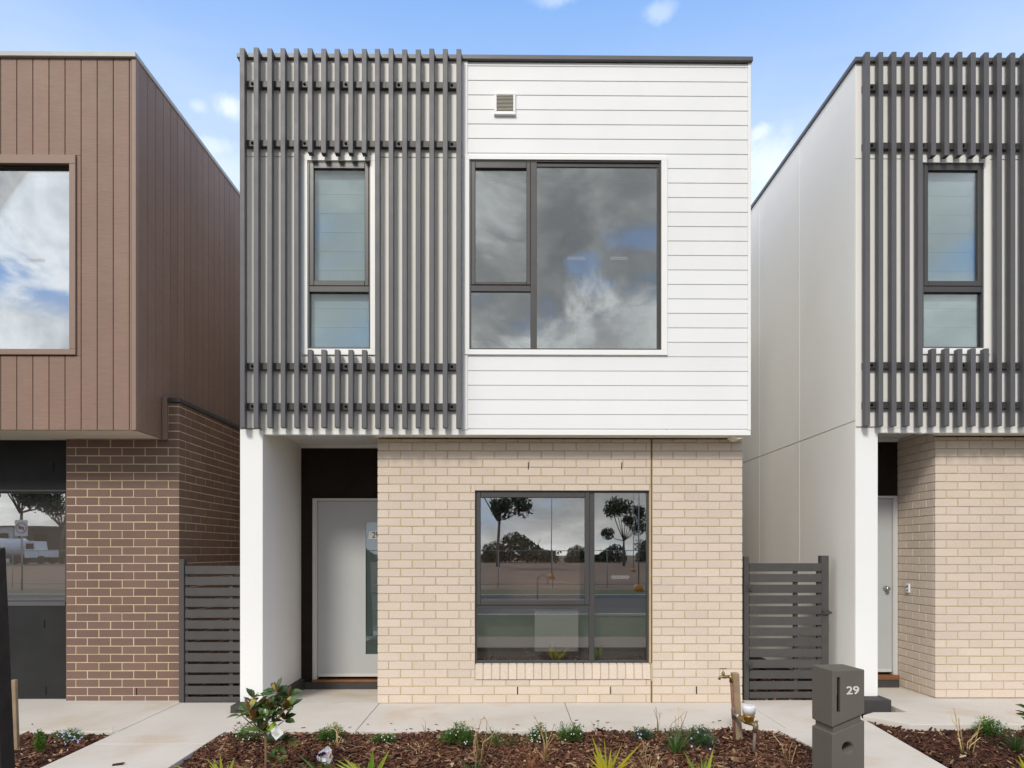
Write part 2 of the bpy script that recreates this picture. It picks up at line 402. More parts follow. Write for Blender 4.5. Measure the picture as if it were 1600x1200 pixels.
# ------------------------------------------------------------------ the white townhouses (the right one is the same design, set further right)
YB, YU, YS, YD = 7.00, 6.76, 6.65, 8.02      # brick face, upper cladding face, batten face, door wall
def white_house(off, label, main):
    dx, dy, dz = off
    YD = 8.02 if main else 7.69               # the door wall
    root = thing('townhouse', (dx, YU + dy, dz), label, 'townhouse')
    O = (dx, dy, dz)
    B = lambda: MB(O)
    XL, XR = ax(375, YU), ax(1173, YU)
    XW = ax(410.5, YU)                          # inner face of the wing wall
    ZB, ZS = az(679.6, YU), 2.80                # underside of the upper storey, porch ceiling
    ZC0, ZC1 = az(95.0, 6.74, 940), az(87.8, 6.74, 940)
    XT = ax(726.5, YU)                          # where the batten screen stops and the weatherboards start
    BL = ax(590, YB) if main else ax(1461.5, YB + dy) - dx        # left end of the brickwork
    BR = ax(1160, YB)
    BACK = 17.0
    # --- openings
    slit_o = rect(481, 252, 579, 545.5, YU); big_o = rect(733.5, 251, 1033, 547, YU); low_o = rect(742, 766.4, 1014.8, 1036.6, YB)
    # --- upper front wall core, side walls, back wall, roof
    c = B()
    for r in holed(XL + .01, XR - .01, ZB + .01, ZC0, [slit_o, big_o]): c.box(r[0], r[1], YU + .022, YU + .12, r[2], r[3])
    c.box(XL + .02, XR - .02, BACK - .1, BACK, 0, ZC0)
    c.box(XR - .12, XR - .012, YU + .121, BACK - .1, ZB, ZC0)
    c.box(XR - .12, XR - .016, YB + .12, BACK - .1, 0, ZB - .002)
    c.build('wall_core', M['panel'], root)
    w = B()
    ys = [YU, 6.775, 8.07, 9.36, 10.65, 11.95, 13.25, 14.55, 15.85, BACK]
    zs = [.07, 2.824, 2.836, ZC0]
    for ya, yb in zip(ys[1:], ys[2:]):
        for za, zb in ((zs[0], zs[1]), (zs[2], zs[3])):
            w.box(XL, XL + .06, ya + (.003 if ya > 7 else 0), yb - .003, za, zb)
    w.build('side_panel', M['panel'], root, .002)
    b = B(); b.box(XL + .0125, XL + .058, YU + .02, BACK - .02, .08, ZC0 - .01); b.build('joint_strip', M['soffit'], root)
    # wing wall: white face to the street and its inner lining
    p = B(); p.box(XL, XW, YU, YU + .014, .07, ZB + .065, .6); p.build('pillar', M['trimwhite'], root, .003)
    l = B(); l.box(XL + .061, XW - .001, YU + .0145, YD, .072, ZS + .05); l.build('wing_wall', M['panel'], root, .002)
    pl = B(); pl.box(XL - .03, XW + .045, YU - .165, YU - .001, -.07, .07, .5); pl.box(XW - .05, XW + .045, YU, YD - .002, -.075, .069, .4)
    pl.box(XL - .012, XL + .05, YU, 12, -.07, .068, .4)
    pl.build('plinth', M['plinth'], root, .008, 2)
    # plain panels behind the battens
    f = B(); zj = 5.45
    holes = [(slit_o[0] - .02, slit_o[1] + .02, slit_o[2] - .02, slit_o[3] + .02)]
    XP = ax(727, YU)
    for za, zb in ((ZB + .05, zj - .004), (zj + .004, ZC0)):
        for r in holed(XL + .001, XP, za, zb, holes): f.box(r[0], r[1], YU, YU + .02, r[2], r[3], .5)
    f.build('front_panel', M['panel'], root, .0015)
    fb = B(); fb.box(XW, XR, YU - .002, YU + .06, ZB, ZB + .049, .6); fb.build('lower_fascia', M['trimwhite'], root, .002)
    # weatherboards
    s = B(); pitch = .1437
    z1 = az(102.6, YU, 731); zt = ZC0 - .002
    x0, x1 = ax(731, YU), ax(1168.5, YU)
    hb = (big_o[0] - .055, big_o[1] + .055, big_o[2] - .045, big_o[3] + .045)
    tops = [zt] + [z1 - pitch * i for i in range(40)]
    for za, zb in zip(tops[1:] + [ZB + .05], tops):
        za = max(za, ZB + .05)
        if zb <= ZB + .05: break
        if zb - za < .02: continue
        for r in holed(x0, x1, za + .0022, zb - .0022, [hb] if (zb > hb[2] and za < hb[3]) else []):
            if r[1] - r[0] > .1 and r[3] - r[2] > .012: s.hexa([(r[0], YU, r[2]), (r[1], YU, r[2]), (r[1], YU + .02, r[2]), (r[0], YU + .02, r[2]),
                                                   (r[0], YU + .004, r[3]), (r[1], YU + .004, r[3]), (r[1], YU + .02, r[3]), (r[0], YU + .02, r[3])])
    for r in holed(x0, x1, ZB + .05, zt, [hb]): s.box(r[0] + .001, r[1] - .001, YU + .008, YU + .0212, r[2], r[3], .5)
    s.build('weatherboards', M['white'], root, .0025, 2)
    t = B(); t.box(ax(722.5, YU), x0 - .001, YU - .008, YU + .02, ZB + .05, ZC0, .5); t.box(x1 + .001, XR, YU - .006, YU + .12, ZB + .05, ZC0, .5)
    t.build_each('corner_trim', M['trimwhite'], root, .002)
    # roof and capping
    r = B(); r.box(XL + .02, XR - .02, YU + .05, BACK - .02, ZC0 - .2, ZC0 - .08); r.build('roof', M['palecap'], root)
    cp = B(); cp.box(XL - .02, XR + .012, YU - .035, YU + .14, ZC0, ZC1, .5)
    cp.box(XL - .02, XL + .13, YU + .1405, BACK, ZC0, ZC1, .5); cp.box(XR - .13, XR + .012, YU + .1405, BACK, ZC0, ZC1, .5)
    cp.build('roof_capping', M['cap'], root, .004)
    # air vent
    v = B(); V = rect(772.5, 146.5, 805.5, 179.5, YU); frame_bars(v, *V, .022, YU - .022, YU + .002)
    v.box(V[0] - .004, V[1] + .004, YU - .03, YU + .002, V[2] - .012, V[2]); vo = v.build('air_vent', M['trimwhite'], root, .002)
    v = B(); zz = V[2] + .024
    while zz < V[3] - .026:
        v.hexa([(V[0] + .022, YU - .018, zz), (V[1] - .022, YU - .018, zz), (V[1] - .022, YU - .004, zz + .010), (V[0] + .022, YU - .004, zz + .010),
                (V[0] + .022, YU - .018, zz + .003), (V[1] - .022, YU - .018, zz + .003), (V[1] - .022, YU - .004, zz + .013), (V[0] + .022, YU - .004, zz + .013)]); zz += .0135
    v.build('grille', M['soffit'], vo)
    v = B(); v.box(V[0] + .02, V[1] - .02, YU - .003, YU + .0015, V[2] + .02, V[3] - .02); v.build('vent_back', M['plinth'], vo)
    # --- battens, rails, bolts
    zT, zBt = az(75.5, YS, 560), az(668.5, YS, 560); zc = az(238.8, YS, 530); zd = az(545.5, YS, 530)
    xb = [ax(378.6 + (716.5 - 378.6) / 16 * i, YS) for i in range(17)]
    for i, x in enumerate(xb):
        hw = .0235 + random.uniform(-.0007, .0007); lean = random.uniform(-.003, .003)
        spans = [(zc, zT), (zBt, zd)] if 5 <= i <= 9 else [(zBt, zT)]
        for za, zb in spans:
            m = B(); za += random.uniform(-.004, .004); zb += random.uniform(-.005, .005)
            m.hexa([(x - hw, YS, za), (x + hw, YS, za), (x + hw, YS + .066, za), (x - hw, YS + .066, za),
                    (x - hw + lean, YS, zb), (x + hw + lean, YS, zb), (x + hw + lean, YS + .066, zb), (x - hw + lean, YS + .066, zb)])
            m.build('batten', M['batten'], root, .003)
    for ya, yb_ in ((127.5, 137.3), (219.8, 229.6), (567.4, 577.7), (630, 640.5)):
        m = B(); za, zb = az(yb_, 6.72, 560), az(ya, 6.72, 560)
        cuts = [xb[0] - .01, ax(497, 6.72), ax(603, 6.72), xb[-1] + .012]
        for i in range(3): m.box(cuts[i] + .001, cuts[i + 1] - .001, YS + .0665, YU - .001, za, zb)
        bm_ = B()
        for px in (394.5, 476, 540.5, 623, 706):
            x = ax(px, 6.72); zz = (za + zb) / 2
            bm_.tube([(x, YS + .058, zz), (x, YS + .067, zz)], [.013, .015], 8)
        for px in (494, 500, 600, 606):
            for q in (-.014, .014):
                x = ax(px, 6.72); m.tube([(x, YS + .064, (za + zb) / 2 + q), (x, YS + .067, (za + zb) / 2 + q)], .003, 6)
        ro = m.build('rail', M['rail'], root, .002)
        bm_.build_each('bolt', M['black'], ro)
    # --- slit window
    m = B(); S = slit_o; frame_bars(m, *S, .016, YU - .004, YU + .07)
    zt1, zt0 = az(447, YU, 530), az(456, YU, 530)
    m.box(S[0] + .016, S[1] - .016, YU, YU + .065, zt0, zt1)
    wo = m.build('slit_window', M['frame'], root, .002)
    g = rect(490.5, 263.5, 570, 438.5, YU); m = B(); m2 = (S[0] + .018, S[1] - .018, zt1 + .002, S[3] - .018)
    for a in ((m2[0], g[0], m2[2], m2[3]), (g[1], m2[1], m2[2], m2[3]), (g[0], g[1], m2[2], g[2]), (g[0], g[1], g[3], m2[3])): m.box(a[0], a[1], YU - .006, YU + .04, a[2], a[3])
    m.build('sash', M['frame'], wo, .004)
    m = B(); m.box(g[0] - .005, g[1] + .005, YU + .016, YU + .022, g[2] - .005, g[3] + .005); m.build('pane', M['glassblind'], wo)
    g2 = rect(486, 454, 575, 543, YU); m = B(); m.box(S[0] + .016, S[1] - .016, YU + .030, YU + .036, S[2] + .016, zt0); m.build('pane', M['glassblind'], wo)
    m = B(); m.box(S[0] + .012, S[1] - .012, YU + .085, YU + .089, S[2] - .1, S[3] + .05)
    for i in range(11): m.box(S[0] + .012, S[1] - .012, YU + .082, YU + .0845, S[2] + .05 + i * .19, S[2] + .058 + i * .19, .5)
    m.build('roller_blind', M['blind'], wo)
    m = B(); T = rect(472, 243, 588.5, 555, YU)
    for a in ((T[0], T[1], S[3], T[3]), (T[0], T[1], T[2], S[2]), (T[0], S[0], S[2], S[3]), (S[1], T[1], S[2], S[3])): m.box(a[0], a[1], YU - .016, YU + .03, a[2], a[3])
    m.build('trim', M['trimwhite'], wo, .002)
    # --- big upper window
    m = B(); S = big_o; frame_bars(m, *S, .016, YU - .004, YU + .07)
    xm0, xm1 = ax(829, YU), ax(839, YU); zt1, zt0 = az(445.5, YU, 785), az(455, YU, 785)
    m.box(xm0, xm1, YU, YU + .068, S[2] + .016, S[3] - .016); m.box(S[0] + .016, xm0, YU + .004, YU + .064, zt0, zt1)
    wo = m.build('upper_window', M['frame'], root, .002)
    g = rect(742.7, 263, 822.6, 440.5, YU); m = B(); m2 = (S[0] + .018, xm0 - .002, zt1 + .002, S[3] - .018)
    for a in ((m2[0], g[0], m2[2], m2[3]), (g[1], m2[1], m2[2], m2[3]), (g[0], g[1], m2[2], g[2]), (g[0], g[1], g[3], m2[3])): m.box(a[0], a[1], YU - .006, YU + .04, a[2], a[3])
    m.build('sash', M['frame'], wo, .004)
    m = B(); m.box(xm1, S[1] - .016, YU + .012, YU + .05, az(260, YU, 930), S[3] - .016); m.box(ax(1027, YU), S[1] - .016, YU + .012, YU + .05, S[2] + .016, az(260.1, YU, 930)); m.build_each('glazing_bead', M['frame'], wo, .002)
    for a in ((g[0] - .005, g[1] + .005, g[2] - .005, g[3] + .005), (S[0] + .016, xm0, S[2] + .016, zt0), (xm1, S[1] - .016, S[2] + .016, S[3] - .016)):
        m = B(); m.box(a[0], a[1], YU + .022, YU + .028, a[2], a[3]); m.build('pane', M['glass'], wo)
    m = B(); T = (ax(726, YU), ax(1042.5, YU), az(555, YU, 880), az(244.5, YU, 880))
    for a in ((T[0], T[1], S[3], T[3]), (T[0], T[1], T[2], S[2]), (T[0], S[0], S[2], S[3]), (S[1], T[1], S[2], S[3])): m.box(a[0], a[1], YU - .018, YU + .03, a[2], a[3])
    m.build('trim', M['trimwhite'], wo, .002)
    if main:
        for px in (901, 967.5):
            d = diamonds(ax(px, YU) + dx, az(402.5, YU, px), YU + .0205, ax(915, YU) - ax(887.5, YU), wo)
    # blind cassette and bedroom behind
    m = B(); m.box(S[0] + .1, S[1] - .05, YU + .42, YU + .46, az(283, YU + .45), az(279.5, YU + .45)); m.build('blind_rail', M['trimwhite'], wo)
    # --- lower brick wall
    k = B(); mo = B(); zl = .0865
    CJ0, CJ1 = ax(1016.4, YB), ax(1019.9, YB)
    sill_z = (az(1061, YB), az(1036.6, YB)); sill = (low_o[0], low_o[1] + .012, sill_z[0] - .004, sill_z[1])
    bricks(k, BL, CJ0, 0, ZB, zl, YB, 'y', [low_o, sill]); bricks(k, CJ1, BR, 0, ZB, zl, YB, 'y', [], rev=True)
    bricks(k, YB + .035, YD, -.07, ZS, zl, BL, '-x', [], 1)
    bricks(k, YB + .035, BACK - .2, 0, ZB - .01, zl, BR, '+x', [], 1)
    k.build('brick_wall', M['brickcream'], root, .0025)
    for r in holed(BL + .004, BR - .004, 0, ZB - .002, [low_o, (sill[0], sill[1], sill[2], sill[3])]): mo.box(r[0], r[1], YB + .0045, YB + .11, r[2], r[3], .5)
    mo.hexa([(sill[0] + .003, YB - .009, sill_z[0] + .003), (sill[1] - .003, YB - .009, sill_z[0] + .003), (sill[1] - .003, YB + .11, sill_z[0] + .003), (sill[0] + .003, YB + .11, sill_z[0] + .003), (sill[0] + .003, YB + .003, sill_z[1] - .022), (sill[1] - .003, YB + .003, sill_z[1] - .022), (sill[1] - .003, YB + .11, sill_z[1] - .006), (sill[0] + .003, YB + .11, sill_z[1] - .006)], .5)
    mo.box(BL + .0045, BL + .11, YB + .1101, YD, -.08, ZS, .5); mo.box(BR - .11, BR - .0045, YB + .1101, BACK - .21, 0, ZB - .012, .5)
    mo.build('mortar', M['mortarcream'], root)
    m = B(); m.box(CJ0 + .005, CJ1 - .005, YB + .002, YB + .02, 0, sill_z[0] - .02); m.box(CJ0 + .005, CJ1 - .005, YB + .002, YB + .02, sill_z[1], ZB - .003); m.build('control_joint', M['sealant'], root)
    m = B(); n = 21; wS = (sill[1] - sill[0]) / n
    for i in range(n):
        j = random.uniform(-.0015, .0015); a = sill[0] + i * wS + .0045; b_ = sill[0] + (i + 1) * wS - .0045
        m.hexa([(a, YB - .016 + j, sill_z[0]), (b_, YB - .016 + j, sill_z[0]), (b_, YB + .045, sill_z[0]), (a, YB + .045, sill_z[0]),
                (a, YB - .004 + j, sill_z[1] - .018), (b_, YB - .004 + j, sill_z[1] - .018), (b_, YB + .045, sill_z[1] - .002), (a, YB + .045, sill_z[1] - .002)], random.uniform(.4, .9))
    m.build('window_sill', M['brickcream'], root, .003, 2)
    m = B()
    for px, py in ((825.5, 728), (971.5, 728), (808.5, 1079), (953.5, 1079), (1088.5, 1079)):
        x = ax(px, YB); z = az(py, YB); m.box(x - .0045, x + .0045, YB - .0012, YB + .01, z - .038, z + .038)
    m.build_each('weep_hole', M['black'], root)
    # --- lower window
    Yf = YB + .035; m = B(); S = low_o; frame_bars(m, *S, .020, Yf, Yf + .07)
    xm0, xm1 = ax(920.5, Yf), ax(929, Yf); zt1, zt0 = az(944, Yf, 830), az(950.5, Yf, 830)
    m.box(xm0, xm1, Yf + .004, Yf + .068, S[2] + .02, S[3] - .02); m.box(S[0] + .02, xm0, Yf + .006, Yf + .064, zt0, zt1)
    wo = m.build('street_window', M['frame'], root, .002)
    g = rect(751, 777.5, 914, 937.5, Yf); m = B(); m2 = (S[0] + .014, xm0 + .004, zt1 - .008, S[3] - .012)
    for a in ((m2[0], g[0], m2[2], m2[3]), (g[1], m2[1], m2[2], m2[3]), (g[0], g[1], m2[2], g[2]), (g[0], g[1], g[3], m2[3])): m.box(a[0], a[1], Yf - .008, Yf + .04, a[2], a[3])
    m.build('sash', M['frame'], wo, .005)
    for a in ((g[0] - .005, g[1] + .005, g[2] - .005, g[3] + .005), (S[0] + .02, xm0, S[2] + .02, zt0), (xm1, S[1] - .02, S[2] + .02, S[3] - .02)):
        m = B(); m.box(a[0], a[1], Yf + .022, Yf + .028, a[2], a[3]); m.build('pane', M['glasslow'], wo)
    if main:
        diamonds(ax(969.5, Yf) + dx, az(902, Yf, 970), Yf + .0205, ax(983.5, Yf) - ax(956, Yf), wo)
        m = B(); a = rect(835.5, 951.5, 903.5, 1018, Yf + .06); m.box(a[0], a[1], Yf + .058, Yf + .060, a[2], a[3]); m.build('paper_sheet', M['plate'], wo)
    # --- soffit over the brickwork, porch ceiling, drip bead
    m = B(); m.box(BL - .02, XR - .1, YU + .061, YB - .001, ZB + .012, ZB + .03); m.box(XR - .16, XR - .01, YU + .061, YB - .001, ZB + .002, ZB + .02)
    m.build('soffit', M['soffit'], root)
    m = B(); m.hexa([(XR - .115, YU + .03, ZB - .03), (XR - .095, YU + .03, ZB - .03), (XR - .095, YB - .002, ZB - .03), (XR - .115, YB - .002, ZB - .03),
                     (XR - .16, YU + .03, ZB), (XR - .02, YU + .03, ZB), (XR - .02, YB - .002, ZB), (XR - .16, YB - .002, ZB)]); m.build('drip_bead', M['soffit'], root)
    m = B(); m.box(XW - .05, BL + .1, YU + .061, YD + .05, ZS, ZS + .02); m.build('porch_ceiling', M['trimwhite'], root)
    m = B(); m.box(XW, BL, YU + .062, YU + .075, ZB + .05, ZS); m.box(XW, BL, YD - .02, YD - .001, ZS - .035, ZS - .0005); m.box(BL - .035, BL - .001, YU + .08, YB - .001, ZB + .02, ZS - .0005); m.build_each('ceiling_trim', M['trimwhite'], root)
    x = ax(488, YU + .1); m = B(); m.tube([(x, YU + .03, ZB - .006), (x, YU + .03, ZB + .001)], [.03, .034], 16); m.build('downlight', M['plasticwhite'], root)
    # --- door wall, door
    zf = -.06 if main else -.022
    if main: D = (ax(496, YD), ax(496, YD) + .92)
    else: D = (BL - .058 - .80, BL - .058)
    zd0, zd1 = az(1057, YD), az(783, YD)
    fw = .055
    m = B()
    for r in holed(XW - .02, BL + .02, zf - .02, ZS + .01, [(D[0] - fw, D[1] + fw, zf - .03, zd1 + .03)]): m.box(r[0], r[1], YD, YD + .1, r[2], r[3])
    m.build('porch_wall', M['renderbrown'], root)
    m = B(); m.box(D[0] - fw, D[0] - .002, YD - .018, YD + .09, zd0 - .03, zd1 + .03); m.box(D[1] + .002, D[1] + fw, YD - .018, YD + .09, zd0 - .03, zd1 + .03)
    m.box(D[0] - .002, D[1] + .002, YD - .018, YD + .09, zd1 + .003, zd1 + .03)
    m.box(D[0] - fw + .012, D[0] - .018, YD - .026, YD - .017, zd0 - .03, zd1 + .018); m.box(D[1] + .018, D[1] + fw - .012, YD - .026, YD - .017, zd0 - .03, zd1 + .018)
    m.box(D[0] - fw + .012, D[1] + fw - .012, YD - .026, YD - .017, zd1 + .012, zd1 + .03)
    m.build('door_frame', M['doorframe'], root, .003)
    m = B(); gx0, gx1 = ax(571, YD), ax(571, YD) + .16; gz0, gz1 = az(1022, YD), az(816, YD)
    if not main: gx0, gx1 = D[0] + .1, D[0] + .26
    for r in holed(D[0], D[1], zd0, zd1, [(gx0, gx1, gz0, gz1)]): m.box(r[0], r[1], YD + .012, YD + .05, r[2], r[3])
    do = m.build('door', M['door'], root)
    m = B(); m.box(gx0 - .002, gx1 + .002, YD + .034, YD + .037, gz0 - .002, gz1 + .002); m.build('frosted_film', M['film'], do)
    m = B(); m.box(gx0, gx1, YD + .018, YD + .024, gz0, gz1); m.build('pane', M['glassdoor'], do)
    m = B(); m.box(D[0] + .004, D[1] - .004, YD - .002, YD + .0115, zd0, zd0 + .035); m.build('weather_bar', M['doorframe'], do, .003)
    hx = D[1] - .07; hz = zd0 + .95 if not main else zd0 + .99; m = B()
    m.tube([(hx, YD + .012, hz), (hx, YD + .004, hz), (hx, YD - .012, hz), (hx, YD - .03, hz), (hx, YD - .045, hz), (hx, YD - .05, hz)], [.032, .030, .012, .022, .026, .012], 16); m.build('door_knob', M['steel'], do)
    m = B(); m.box(D[0] - fw, D[1] + fw, YD - .05, YD + .1, zf + .09, zd0 - .03); m.build('threshold', M['timber'], root, .006, 2)
    m = B(); m.box(XW + .046, BL - .001, YD - .045, YD - .001, zf - .02, zf + .089); m.build('door_step', M['plinth'], root, .006)
    if main:
        a = rect(575.5, 829.5, 595, 842, YD)
        m = B(); m.box(a[0], a[1], YD + .0145, YD + .0175, a[2], a[3]); po = m.build('number_plate', M['plate'], do)
        # the digits are fixed to the plate that is fixed to the door glass
        text_obj('29', .098, ((a[0] + a[1]) / 2 + .008 + dx, YD + .0142 + dy, (a[2] + a[3]) / 2), M['digitblack'], do, 'house_number', .0012, .0012, xs=.78)
    else:
        y = 7.466; z = az(919, 7.5, 1420) - dz; X = BL
        m = B(); m.box(X - .02, X - .0005, y - .03, y + .03, z - .05, z + .05); bo = m.build('doorbell', M['plasticwhite'], root, .006, 2)
        m = B(); m.tube([(X - .0235, y, z + .02), (X - .0195, y, z + .02)], .012, 10); m.box(X - .0215, X - .0195, y - .012, y + .012, z - .032, z - .018); m.build('bell_button', M['digitblack'], bo)
    # --- rooms behind the windows
    m = B(); yb = 11.2
    m.box(XL + .13, XR - .13, yb, yb + .05, ZS + .15, ZC0 - .25); m.box(XL + .13, XR - .13, YU + .125, yb, ZS + .02, ZS + .12)
    m.box(XL + .13, XR - .13, YU + .125, yb, ZC0 - .27, ZC0 - .22)
    m.box(ax(650, YU), ax(650, YU) + .06, YU + .125, yb, ZS + .13, ZC0 - .28)
    m.build('bedroom_wall', M['inside'], root)
    if main:
        m = B(); m.box(ax(700, 11), ax(765, 11), yb - .04, yb - .001, ZS + .13, ZS + 2.2); m.box(ax(900, 11), ax(902, 11), yb - .03, yb - .001, ZS + .13, ZS + 2.4); m.build_each('wardrobe_door', M['door'], root)
    m = B(); m.box(BL + .12, BR - .12, 10.6, 10.65, 0, ZB); m.box(BL + .111, BR - .111, YB + .12, 10.6, -.05, .02); m.box(BL + .111, BR - .111, YB + .12, 10.6, ZB - .06, ZB - .01)
    m.build('kitchen_wall', M['insidedark'], root)
    return root
house_white = white_house((0, 0, 0), 'white weatherboard two-storey townhouse over cream brick with a large upper window, in the middle', True)
DXR, DYR, DZR = ax(1337, YU + .04) - ax(375, YU), .04, .035
house_right = white_house((DXR, DYR, DZR), 'white townhouse with blank panelled side wall, batten screen and doorbell, behind the letterbox', False)

# kitchen things behind the street window
kb = thing('kitchen_bench', (.4, 7.45, 0), 'pale kitchen bench with black gooseneck tap behind the ground floor window', 'kitchen bench')
m = MB(); m.box(-.4, 1.5, 7.3, 7.9, .86, .90); m.build('bench_top', M['bench'], kb, .004)
m = MB(); m.box(-.4, 1.5, 7.33, 7.9, .05, .858); m.build('cupboard', M['inside'], kb)
gx = ax(840, 7.5); m = MB(); pts = [(gx, 7.5, .90), (gx, 7.5, 1.24)] + [(gx + .055 - .055 * math.cos(a), 7.5, 1.24 + .055 * math.sin(a)) for a in [i * math.pi / 8 for i in range(1, 9)]] + [(gx + .11, 7.5, 1.19)]
m.tube(pts, .010, 10); m.build('gooseneck_tap', M['digitblack'], kb)
m = MB(); m.box(ax(752, 8.2), ax(906, 8.2), 8.2, 8.23, .95, 1.9); 
sp = m.build('splashback', M['splash'], kb)
m = MB(); m.box(gx + .05, gx + .4, 7.45, 7.8, .9002, .915); m.build('sink_rim', M['rail'], kb)

# ------------------------------------------------------------------ the brown townhouse on the left
def brown_house():
    yu, yb, yr = 6.63, 7.16, 7.25
    root = thing('townhouse', (-5, yu, 0), 'brown townhouse with vertical grooved cladding over dark brick on the left', 'townhouse')
    XR = ax(212.5, yu); XLf = -9.2; BACK = 17.
    ZB = az(672, yu, 100); ZC0 = az(91, yu, 100); ZC1 = az(83.2, yu, 100)
    BR = ax(280, yb); BL = ax(103, yb)
    up = (ax(-260, yu), ax(110, yu), az(546, yu, 60), az(257, yu, 60)); lo = (ax(-150, yr), ax(102.4, yr), az(940, yr, 60), az(768.5, yr, 60))
    c = MB()
    for r in holed(XLf, XR - .02, ZB + .05, ZC0 - .002, [up]): c.box(r[0], r[1], yu + .018, yu + .12, r[2], r[3])
    c.box(XR - .12, XR - .018, yu + .121, BACK, ZB + .05, ZC0 - .002); c.box(XLf, XR - .121, BACK - .1, BACK, 0, ZC0); c.box(XLf, XLf + .1, yu + .121, BACK - .101, 0, ZC0 - .01)
    c.build('wall_core', M['browntrim'], root)
    f = MB(); pitch = .1543; x = ax(202, yu)
    tw = .06; hole = (up[0] - tw, up[1] + tw, up[2] - tw, up[3] + tw + .03)
    f.box(x + .003, ax(205.5, yu), yu, yu + .02, ZB, ZC0)
    while x > XLf:
        t = random.random()
        for r in holed_rows(x - pitch + .003, x - .003, ZB, ZC0, hole):
            if r[1] - r[0] > .02: f.box(r[0], r[1], yu, yu + .02, r[2], r[3], t)
        x -= pitch
    f.build('front_cladding', M['brownclad'], root, .003)
    s = MB(); y = yu + .062; zt = az(629, yb, 280)       # side cladding, higher where the brick parapet stands in front of it
    y_end = yb + .03
    while y < BACK:
        y2 = min(y + pitch, BACK)
        s.box(XR - .02, XR, y + .003, y2 - .003, ZB if y2 < y_end + .12 else zt - .1, ZC0)
        y = y2
    s.build('side_cladding', M['brownclad'], root, .003)
    t = MB(); t.box(ax(206, yu), XR + .004, yu - .008, yu + .058, ZB, ZC0, .5); t.box(XR + .0045, XR + .05, yb - .045, yb - .001, ZB - .01, zt + .05, .4)
    t.build_each('corner_trim', M['browntrim'], root, .003)
    cp = MB(); cp.box(XLf, XR + .012, yu - .03, yu + .14, ZC0, ZC1, .5); cp.box(XR - .13, XR + .012, yu + .1405, BACK, ZC0, ZC1 - .002, .5); cp.build('roof_capping', M['palecap'], root, .004)
    cp = MB(); cp.box(XLf, XR - .1, yu + .1, BACK, ZC0 - .2, ZC0 - .1); cp.build('roof', M['palecap'], root)
    so = MB(); so.box(XLf, XR - .03, yu + .03, yb + .1, ZB + .004, ZB + .03); so.build('soffit', M['soffit'], root)
    # brickwork: front pier and long side wall with its flashing
    k = MB(); mo = MB(); zl = az(1086.8, yb, 190) ; zf = az(1097.5, yb, 190)
    bricks(k, BL, BR, zf, ZB, zl, yb, 'y', [], 0, rev=True)
    bricks(k, XR + .05, BR, ZB + .0, zt, zl, yb, 'y', [], 0, rev=True)
    bricks(k, yb + .035, BACK - 3, zf, zt, zl, BR, '+x', [], 1)
    bricks(k, yb + .035, yr, zf, ZB, zl, BL, '-x', [], 1)
    k.build('brick_wall', M['brickbrown'], root, .0022)
    mo.box(BL + .004, BR - .004, yb + .0035, yb + .11, zf - .03, ZB, .5); mo.box(XR + .03, BR - .004, yb + .0035, yb + .11, ZB, zt - .001, .5); mo.box(BR - .11, BR - .0035, yb + .1101, BACK - 3, zf - .03, zt - .001, .5)
    mo.build('mortar', M['mortarbrown'], root)
    cpf = MB(); cpf.box(XR + .004, BR + .02, yb - .025, yb + .08, zt, zt + .045, .5); cpf.box(XR + .004, BR + .02, yb + .0801, BACK - 3, zt, zt + .045, .5); cpf.build('parapet_flashing', M['rail'], root, .004)
    d = MB()
    for r in holed(XLf, BL + .02, zf - .05, ZB - .001, [(lo[0], lo[1] + .05, lo[2], lo[3])]): d.box(r[0], r[1], yr, yr + .1, r[2], r[3])
    d.build('render_wall', M['render'], root)
    m = MB()
    for px, py in ((84, 730), (69.5, 974), (72, 1078)):
        x = ax(px, yr); z = az(py, yr); m.box(x - .005, x + .005, yr - .0012, yr + .01, z - .045, z + .045)
    x = ax(213.5, yb); z = az(1079.5, yb); m.box(x - .005, x + .005, yb - .0012, yb + .01, z - .036, z + .036)
    m.build_each('weep_hole', M['black'], root)
    # upper window
    m = MB(); a = (up[0] - tw, up[1] + tw, up[2] - .055, up[3] + .085)
    for q in ((a[0], a[1], up[3], a[3]), (a[0], a[1], a[2], up[2]), (a[0], up[0], up[2], up[3]), (up[1], a[1], up[2], up[3])): m.box(q[0], q[1], yu - .022, yu + .035, q[2], q[3])
    wo = m.build('upper_window', M['browntrim'], root, .003)
    m = MB(); frame_bars(m, up[0], up[1], up[2], up[3], .010, yu + .036, yu + .09); m.box((up[0] + up[1]) / 2 - .03, (up[0] + up[1]) / 2 + .03, yu + .04, yu + .088, up[2] + .01, up[3] - .01); m.build('frame', M['frame'], wo)
    xm = (up[0] + up[1]) / 2
    for q in ((up[0] + .01, xm - .03), (xm + .03, up[1] - .01)):
        m = MB(); m.box(q[0], q[1], yu + .05, yu + .056, up[2] + .01, up[3] - .01); m.build('pane', M['glassleft'], wo)
    diamonds(ax(50, yu), az(403, yu, 50), yu + .0485, ax(65, yu) - ax(35.5, yu), wo); diamonds(ax(-14, yu), az(403, yu, 0), yu + .0485, ax(65, yu) - ax(35.5, yu), wo)
    m = MB(); m.box(up[0], up[1], yu + .2, yu + .204, up[2] - .05, up[3] + .02); m.build('blind', M['blindlow'], wo)
    # street window
    m = MB(); frame_bars(m, lo[0], lo[1], lo[2], lo[3], .014, yr + .012, yr + .08); wo = m.build('street_window', M['frame'], root)
    m = MB(); m.box(lo[0] + .014, lo[1] - .014, yr + .03, yr + .036, lo[2] + .014, lo[3] - .014); m.build('pane', M['glasslow'], wo)
